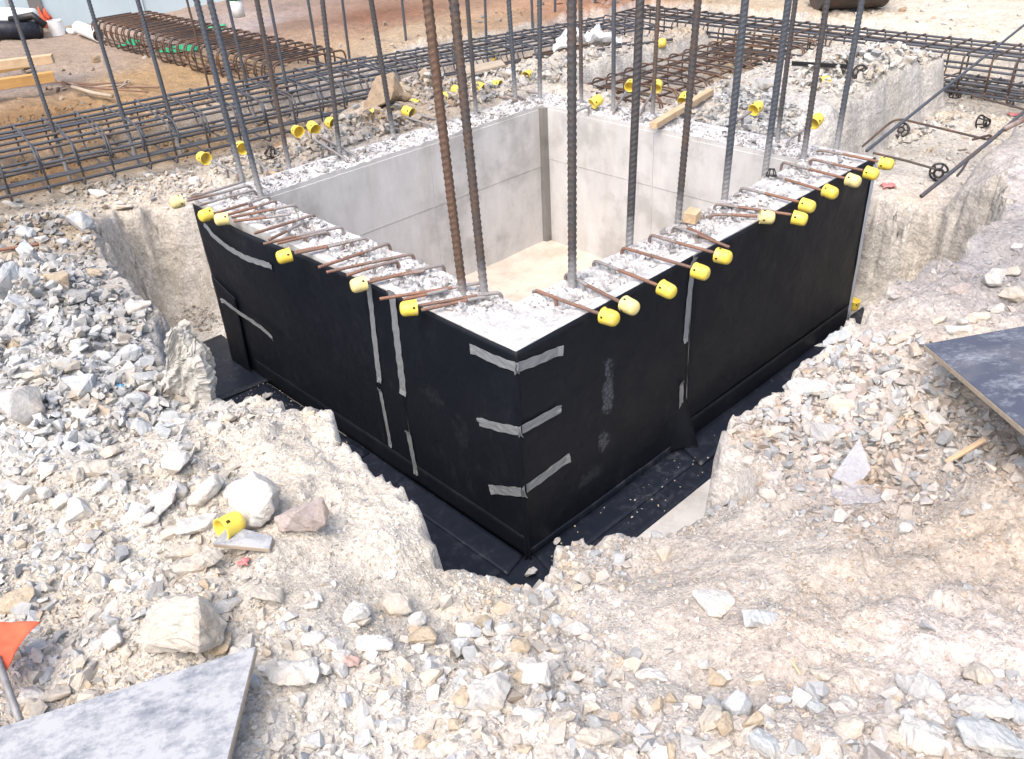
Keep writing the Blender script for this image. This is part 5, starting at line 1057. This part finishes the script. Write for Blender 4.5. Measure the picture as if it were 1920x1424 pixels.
beam(G(-60, 198, .16), G(112, 176, .18), .10, .10, MWO, 'lower orange timber beam of the stack at the left', group='timber beams at the left edge')
beam(G(-60, 180, .27) , G(115, 158, .27), .10, .09, MWD, 'upper pale timber beam of the stack at the left', group='timber beams at the left edge')
beam(G(-60, 165, .12), G(60, 140, .12), .14, .06, MWO, 'orange plank lying behind the timber beams', group='timber beams at the left edge')
beam(G(30, 118, .05), G(60, 145, .07), .08, .02, MWG, 'grey weathered stake leaning behind the timber beams')
beam(G(1770, 880, .03), G(1840, 849, .06), .020, .012, MWD, 'thin splinter of wood lying below the dark board at the right', 'wood_splinter')
beam(G(1480, 1250, .03), G(1500, 1275, .02), .008, .005, MWD, 'tiny wood splinter on the gravel at the lower right', 'wood_splinter')
beam(G(498, 331, .03), G(545, 338, .03), .05, .012, MWD, 'pale wood offcut beside the left inner edge of the chamber', 'wood_offcut')
beam(G(175, 520, .03), G(195, 525, .03), .03, .01, MWG, 'dark wood scrap on the left slope', 'wood_offcut')

# ------------------------------------------------------------------ black spacers
def ring(r, rr, seg=20, n=8): return [(r * math.cos(2 * math.pi * i / seg), r * math.sin(2 * math.pi * i / seg), 0) for i in range(seg + 1)]
def wheel(loc, axis, r, label):
    t = empty('wheel_spacer', loc); t.rotation_mode = 'QUATERNION'; t.rotation_quaternion = Vector((0, 0, 1)).rotation_difference(Vector(axis).normalized()); tag(t, label, 'spacer', 'black plastic spacers')
    link('rim', tube(ring(r, 0), r * .16, 8), MBK, t, True); link('hub', tube(ring(r * .38, 0), r * .13, 8), MBK, t, True)
    for k in range(5):
        a = k * 2 * math.pi / 5; link('spoke', tube([(r * .4 * math.cos(a), r * .4 * math.sin(a), 0), (r * .97 * math.cos(a), r * .97 * math.sin(a), 0)], r * .09, 6), MBK, t, True)
def stool(loc, axis, r, label):
    t = empty('chair_spacer', loc); t.rotation_mode = 'QUATERNION'; t.rotation_quaternion = Vector((0, 0, 1)).rotation_difference(Vector(axis).normalized()); tag(t, label, 'spacer', 'black plastic spacers')
    link('base_ring', tube(ring(r, 0), r * .13, 8), MBK, t, True); o = link('top_ring', tube(ring(r * .5, 0), r * .16, 8), MBK, t, True); o.location.z = r * 1.3
    for k in range(6):
        a = k * math.pi / 3; link('leg', tube([(r * math.cos(a), r * math.sin(a), 0), (r * .5 * math.cos(a), r * .5 * math.sin(a), r * 1.3)], r * .12, 6), MBK, t, True)
cv = Vector(CAM)
def toward(p, up=.2): d = (cv - Vector(p)).normalized(); return Vector((d.x, d.y, up)).normalized()
p = G(1611, 150, .055); wheel(p, toward(p, .3), .055, 'black wheel spacer standing on the bank by the rightmost tall bar')
p = G(1687, 256, .055); wheel(p, toward(p, .9), .06, 'black ring spacer leaning under the open stirrup in the right trench')
p = G(1835, 240, .05); stool(p, (-.2, -.9, .1), .055, 'black chair spacer tipped over in the right trench')
p = G(1757, 338, .06); stool(p, toward(p, .2), .06, 'black chair spacer on its side at the mound edge')
p = G(1790, 182, .0); stool(p, (0, 0, 1), .05, 'black chair spacer standing under the flat mat of bars')
p = P(1446, 330, z=.04); stool(p, (.3, .2, 1), .03, 'small black spacer on the near right wall top by a tall bar')
p = G(508, 298, .03); stool(p, (.3, -.3, 1), .04, 'black spacer lying in the stones behind the far left wall')
p = G(205, 300, .0) ; stool(Vector((p.x, p.y, -.36)), (.2, .1, 1), .05, 'black spacer under the grey cage at the left')

# ------------------------------------------------------------------ far left: pale wall, pipes, roll; scraps
a = Vector((-1.6, 13.75, 0)); b = Vector((4.9, 11.5, 0)); ang = math.atan2(b.y - a.y, b.x - a.x); LW = (b - a).length
def mk_bluewall():
    t = NT('pale_blue_render'); co = t.coord('Object', (1, 1, .35)); n = t.noise(co, 1.6, 6, .6); st = t.noise(t.coord('Object', (4, 1, .35)), 1.5, 5, .6)
    c = t.mix(t.ramp(n, [(.35, 0), (.7, 1)]), (.46, .56, .62), (.40, .49, .54)); c = t.mix(t.ramp(st, [(.60, 0), (.70, .7)]), c, (.34, .33, .28)); return t.done(c, .9, t.bump(n, .01, .4), .2)
MBW = mk_bluewall(); t = empty('boundary_wall', (a.x, a.y, -.4), ang); tag(t, 'pale blue painted wall at the back left with stained vertical joints', 'wall')
npan = 5
for i in range(npan):
    x0 = LW * i / npan + .004; x1 = LW * (i + 1) / npan - .004; link('wall_panel', bslab(x0, x1, 0, .2, 0, 2.9, .008), MBW, t)
for i in range(1, npan): link('pilaster', bslab(LW * i / npan - .09, LW * i / npan + .09, -.03, -.001, 0, 2.86, .006), MCD if i == 3 else MBW, t)
def pipe(p0, p1, r, mat, label, name='pipe', cat='pipe', hollow=True):
    p0, p1 = Vector(p0), Vector(p1); d = (p1 - p0); L = d.length; seg = 20; V = []; F = []
    for i, (rr, z) in enumerate([(r, 0), (r, L), (r * .88, L), (r * .88, 0)]):
        for j in range(seg): an = 2 * math.pi * j / seg; V.append((rr * math.cos(an), rr * math.sin(an), z))
    for i in range(4): o_, q_ = i * seg, ((i + 1) % 4) * seg; F += [(o_ + j, o_ + (j + 1) % seg, q_ + (j + 1) % seg, q_ + j) for j in range(seg)]
    o = link(name, frompy(V, F), mat, None, False, p0); o.rotation_mode = 'QUATERNION'; o.rotation_quaternion = Vector((0, 0, 1)).rotation_difference(d.normalized()); return tag(o, label, cat)
pipe(G(152, 66, .10), G(190, 82, .10), .085, MPV, 'white plastic pipe lying in front of the rusty cage')
pipe(G(110, 66, .0), G(110, 66, .0) + Vector((0, 0, .20)), .10, MPV, 'white plastic bucket standing against the pale blue wall', 'bucket', 'bucket')
bar([G(122, 62, .04), G(140, 66, .04)], .04, MPV, 'short white pipe piece lying beside the white bucket', 'pipe', 'white pipe pieces', 'pipe_piece', 0)
pt = empty('drain_pipe', P(449, 32, z=.08)); tag(pt, 'green drain pipe with a pale lower end standing behind the cages', 'pipe')
for nm, z0, z1, r, m in (('pale_end', 0, .22, .075, MPV), ('green_length', .2, 1.3, .085, MGP)):
    me = tube([(0, 0, z0), (-.02 * z1, 0, (z0 + z1) / 2), (-.03 * z1, 0, z1)], r, 18); link(nm, me, m, pt, True)
def blob_sheet(cen, ex, ey, amp, mat, label, name, cat, seed, nz=.5, n=26, th=.003, zmin=-9):
    cen = Vector(cen)
    def fn(u, v):
        a = (u - .5) * 2; c = (v - .5) * 2; e = 1 + .10 * math.sin(3 * math.atan2(c, a) + seed) + .05 * math.sin(7 * math.atan2(c, a))
        p = Vector((cen.x + (ex[0] * a + ey[0] * c) * e, cen.y + (ex[1] * a + ey[1] * c) * e, 0)); k = max(0, 1 - (a * a + c * c) * .5)
        g_ = max(float(hz(p.x, p.y)), zmin) + .012; f = abs(float(fbm(np.array(a * 1.5 + seed), np.array(c * 1.5), 1.6, 4, seed, .6)))
        p.z = g_ + amp * k ** nz * (.25 + 1.5 * f); return p
    bm = bmesh.new(); V = [[bm.verts.new(fn(i / n, j / n)) for j in range(n + 1)] for i in range(n + 1)]
    for i in range(n):
        for j in range(n): bm.faces.new((V[i][j], V[i + 1][j], V[i + 1][j + 1], V[i][j + 1]))
    r_ = bmesh.ops.extrude_face_region(bm, geom=bm.faces[:])
    for v in r_['geom']:
        if isinstance(v, bmesh.types.BMVert): v.co.z -= th
    bmesh.ops.recalc_face_normals(bm, faces=bm.faces[:]); o = link(name, frombm(bm), mat, None, True); return tag(o, label, cat)
def mk_plastic(name, col, alpha):
    t = NT(name); n = t.noise(t.coord('World'), 18, 5, .6); m = t.done(col, .28, t.bump(n, .02, .6), .5); t.b.inputs['Alpha'].default_value = alpha; return m
MPL = mk_plastic('translucent_plastic', (.72, .75, .78), .62); MPL2 = mk_plastic('clear_plastic', (.58, .59, .64), .24)
p = P(1098, 84, z=.03); rr_ = np.array([RC[0, 0], RC[0, 1]]); ff_ = np.array([RC[2, 0], RC[2, 1]]) / np.hypot(RC[2, 0], RC[2, 1])
blob_sheet((p.x, p.y, 0), rr_ * .30, ff_ * .20, .16, MPL, 'crumpled translucent plastic sack lying on the bank behind the chamber', 'plastic_sack', 'plastic sack', 3, zmin=.0)
p = G(1610, 862, 0); sw = [PZ(1560, 893, p.z + .03), PZ(1612, 820, p.z + .09), PZ(1632, 885, p.z + .03), PZ(1605, 915, p.z + .02)]
board(sw, .0022, MPL2, MPL2, 'clear folded plastic offcut standing on the right bank stones', 'plastic_offcut', 'plastic scrap', parts=('sheet_top', 'sheet_back'))
p = G(1610, 935, 0); blob_sheet((p.x, p.y, 0), rr_ * .085, ff_ * .06, .015, MPL2, 'clear crumpled plastic film on the ground below the folded plastic', 'plastic_film', 'plastic film', 5)
# roll of black membrane, white sheet and orange net by the wall
p = G(38, 74, 0); pt = empty('membrane_roll', p, math.atan2(RC[0, 1], RC[0, 0])); tag(pt, 'heap of rolled black membrane and white sheeting by the pale wall', 'membrane roll')
q = [Vector((-.9, -.1, .1)), Vector((-.3, -.05, .16)), Vector((.32, .0, .10))]; link('black_roll', tube(q, .12, 14), MMF, pt, True)
link('white_sheet_roll', tube([v + Vector((-.1, .18, .12)) for v in q], .15, 14), MPV, pt, True); link('black_fold', tube([Vector((-.05, .0, .26)), Vector((.3, -.02, .30)), Vector((.42, .0, .16))], .05, 10), MBK, pt, True)
p = G(72, 52, .10); blob_sheet((p.x, p.y, 0), rr_ * .20, ff_ * .12, .35, MOR, 'orange net bundle inside the membrane heap by the pale wall', 'orange_net', 'net', 7)
p = G(122, 80, 0); blob_sheet((G(245, 84).x, G(245, 84).y, 0), rr_ * .10, ff_ * .16, .03, MGP, 'green plastic scrap on the ground before the rusty cage', 'plastic_scrap', 'plastic scrap', 8, n=10)
for (u, v, z, s, lb) in [(335, 75, -.12, .22, 'green plastic scrap under the middle of the rusty cage'), (385, 42, -.12, .26, 'green plastic scrap at the right side of the rusty cage')]:
    pp = P(u, v, z=z); blob_sheet((pp.x, pp.y, 0), rr_ * s, ff_ * s * .8, .03, MGP, lb, 'plastic_scrap', 'plastic scrap', 9, n=10)
# orange-red flag of cloth at the left edge with its stake
zf = float(gp(20, 1250)[0].z) + .10
F_ = [P(-70, 1176, z=zf), P(76, 1168, z=zf + .01), P(38, 1212, z=zf), P(8, 1268, z=zf - .01), P(-70, 1300, z=zf)]
bm = bmesh.new(); c = sum(F_, Vector()) / 5; vs = [bm.verts.new(q) for q in F_]; f = bm.faces.new(vs); bmesh.ops.triangulate(bm, faces=bm.faces[:])
for _ in range(4): bmesh.ops.subdivide_edges(bm, edges=bm.edges[:], cuts=1); bmesh.ops.triangulate(bm, faces=bm.faces[:])
for v in bm.verts: v.co.z += float(fbm(np.array(v.co.x), np.array(v.co.y), 9, 3, 13)) * .035
r_ = bmesh.ops.extrude_face_region(bm, geom=bm.faces[:])
for v in r_['geom']:
    if isinstance(v, bmesh.types.BMVert): v.co.z -= .0015
bmesh.ops.recalc_face_normals(bm, faces=bm.faces[:])
fe = empty('warning_flag', P(35, 1352, z=zf - .05)); tag(fe, 'orange red cloth flag on a rusty stake at the left edge', 'flag'); fo = link('flag_cloth', frombm(bm), MOR, fe, True); fo.location = -fe.location
o = link('stake', tube([P(38, 1354, z=zf - .06), P(18, 1300, z=zf - .01), P(-6, 1232, z=zf + .012)], .0085, 8, .12, .014), MRM, fe, True); o.location = -fe.location
for u, v, s, m, lb in [(458, 1062, .018, MPK, 'small red scrap below the little board'), (660, 1245, .022, mk_plain('rusty_pink', (.42, .30, .27), .9), 'pinkish crumbly scrap on the foreground stones'), (1665, 352, .05, MPK, 'red scrap on the ledge beyond the chamber end'), (1905, 218, .06, MPK, 'red plastic scrap in the right trench'), (280, 755, .03, MPK, 'dark red scrap at the left pit edge'), (230, 732, .02, mk_plain('blue_scrap', (.12, .35, .55), .6), 'small blue scrap in the left rubble')]:
    p = G(u, v, 0); blob_sheet((p.x, p.y, 0), rr_ * s, ff_ * s * .8, .02, m, lb, 'scrap', 'scrap', int(u) % 40, n=8)
# single stones on the floor membrane
for (u, v, w, z, lb) in [(996, 1078, 26, -1.185, 'white stone on the floor membrane just below the near corner'), (1045, 1018, 20, -1.182, 'grey stone on the floor strip right of the near corner'), (501, 747, 22, -1.18, 'grey stone on the floor membrane by the left wall'), (1078, 988, 6, -1.185, 'tiny ochre stone on the floor strip'), (498, 700, 9, -1.18, 'small pale stone on the floor membrane far left')]:
    p = P(u, v, z=z); s = (Vector(CAM) - p).length / FPX * w / 2; o = link('stone', rock_mesh(int(u), s, s * .7, s * .5), MS, None, False, p + Vector((0, 0, s * .4))); o.color = (*COL['paleg' if u != 1078 else 'tan'], 1); tag(o, lb, 'rock')
# dark bucket of a digger, only its lower edge reaches into view at the top right
pb = P(1590, -2, z=.10); t = empty('digger_bucket', (pb.x, pb.y, float(hz(pb.x, pb.y)))); t.rotation_euler = (0, 0, math.atan2(RC[0, 1], RC[0, 0])); tag(t, 'dark rusty excavator bucket resting on the sand at the top right', 'excavator bucket')
V = []; F = []; seg = 14
for s in (-.36, .36):
    for i in range(seg + 1): an = math.pi * (1.0 + i / seg); V.append((s, .38 * math.cos(an), .40 + .38 * math.sin(an)))
for i in range(seg): F.append((i, i + 1, seg + 2 + i, seg + 1 + i))
F.append(tuple(range(seg + 1))); F.append(tuple(range(seg + 1, 2 * seg + 2))[::-1]); link('shell', frompy(V, F), MCB, t)
for i in range(4): link('tooth', bslab(-.3 + i * .18, -.24 + i * .18, -.46, -.37, .36, .42, .005), MCA, t)
print('objects', len(bpy.data.objects), 'tris', sum(len(m.polygons) for m in bpy.data.meshes))

for o in bpy.data.objects:
    if len(o.get('label','').split())>16: print('LONG',o['label'])
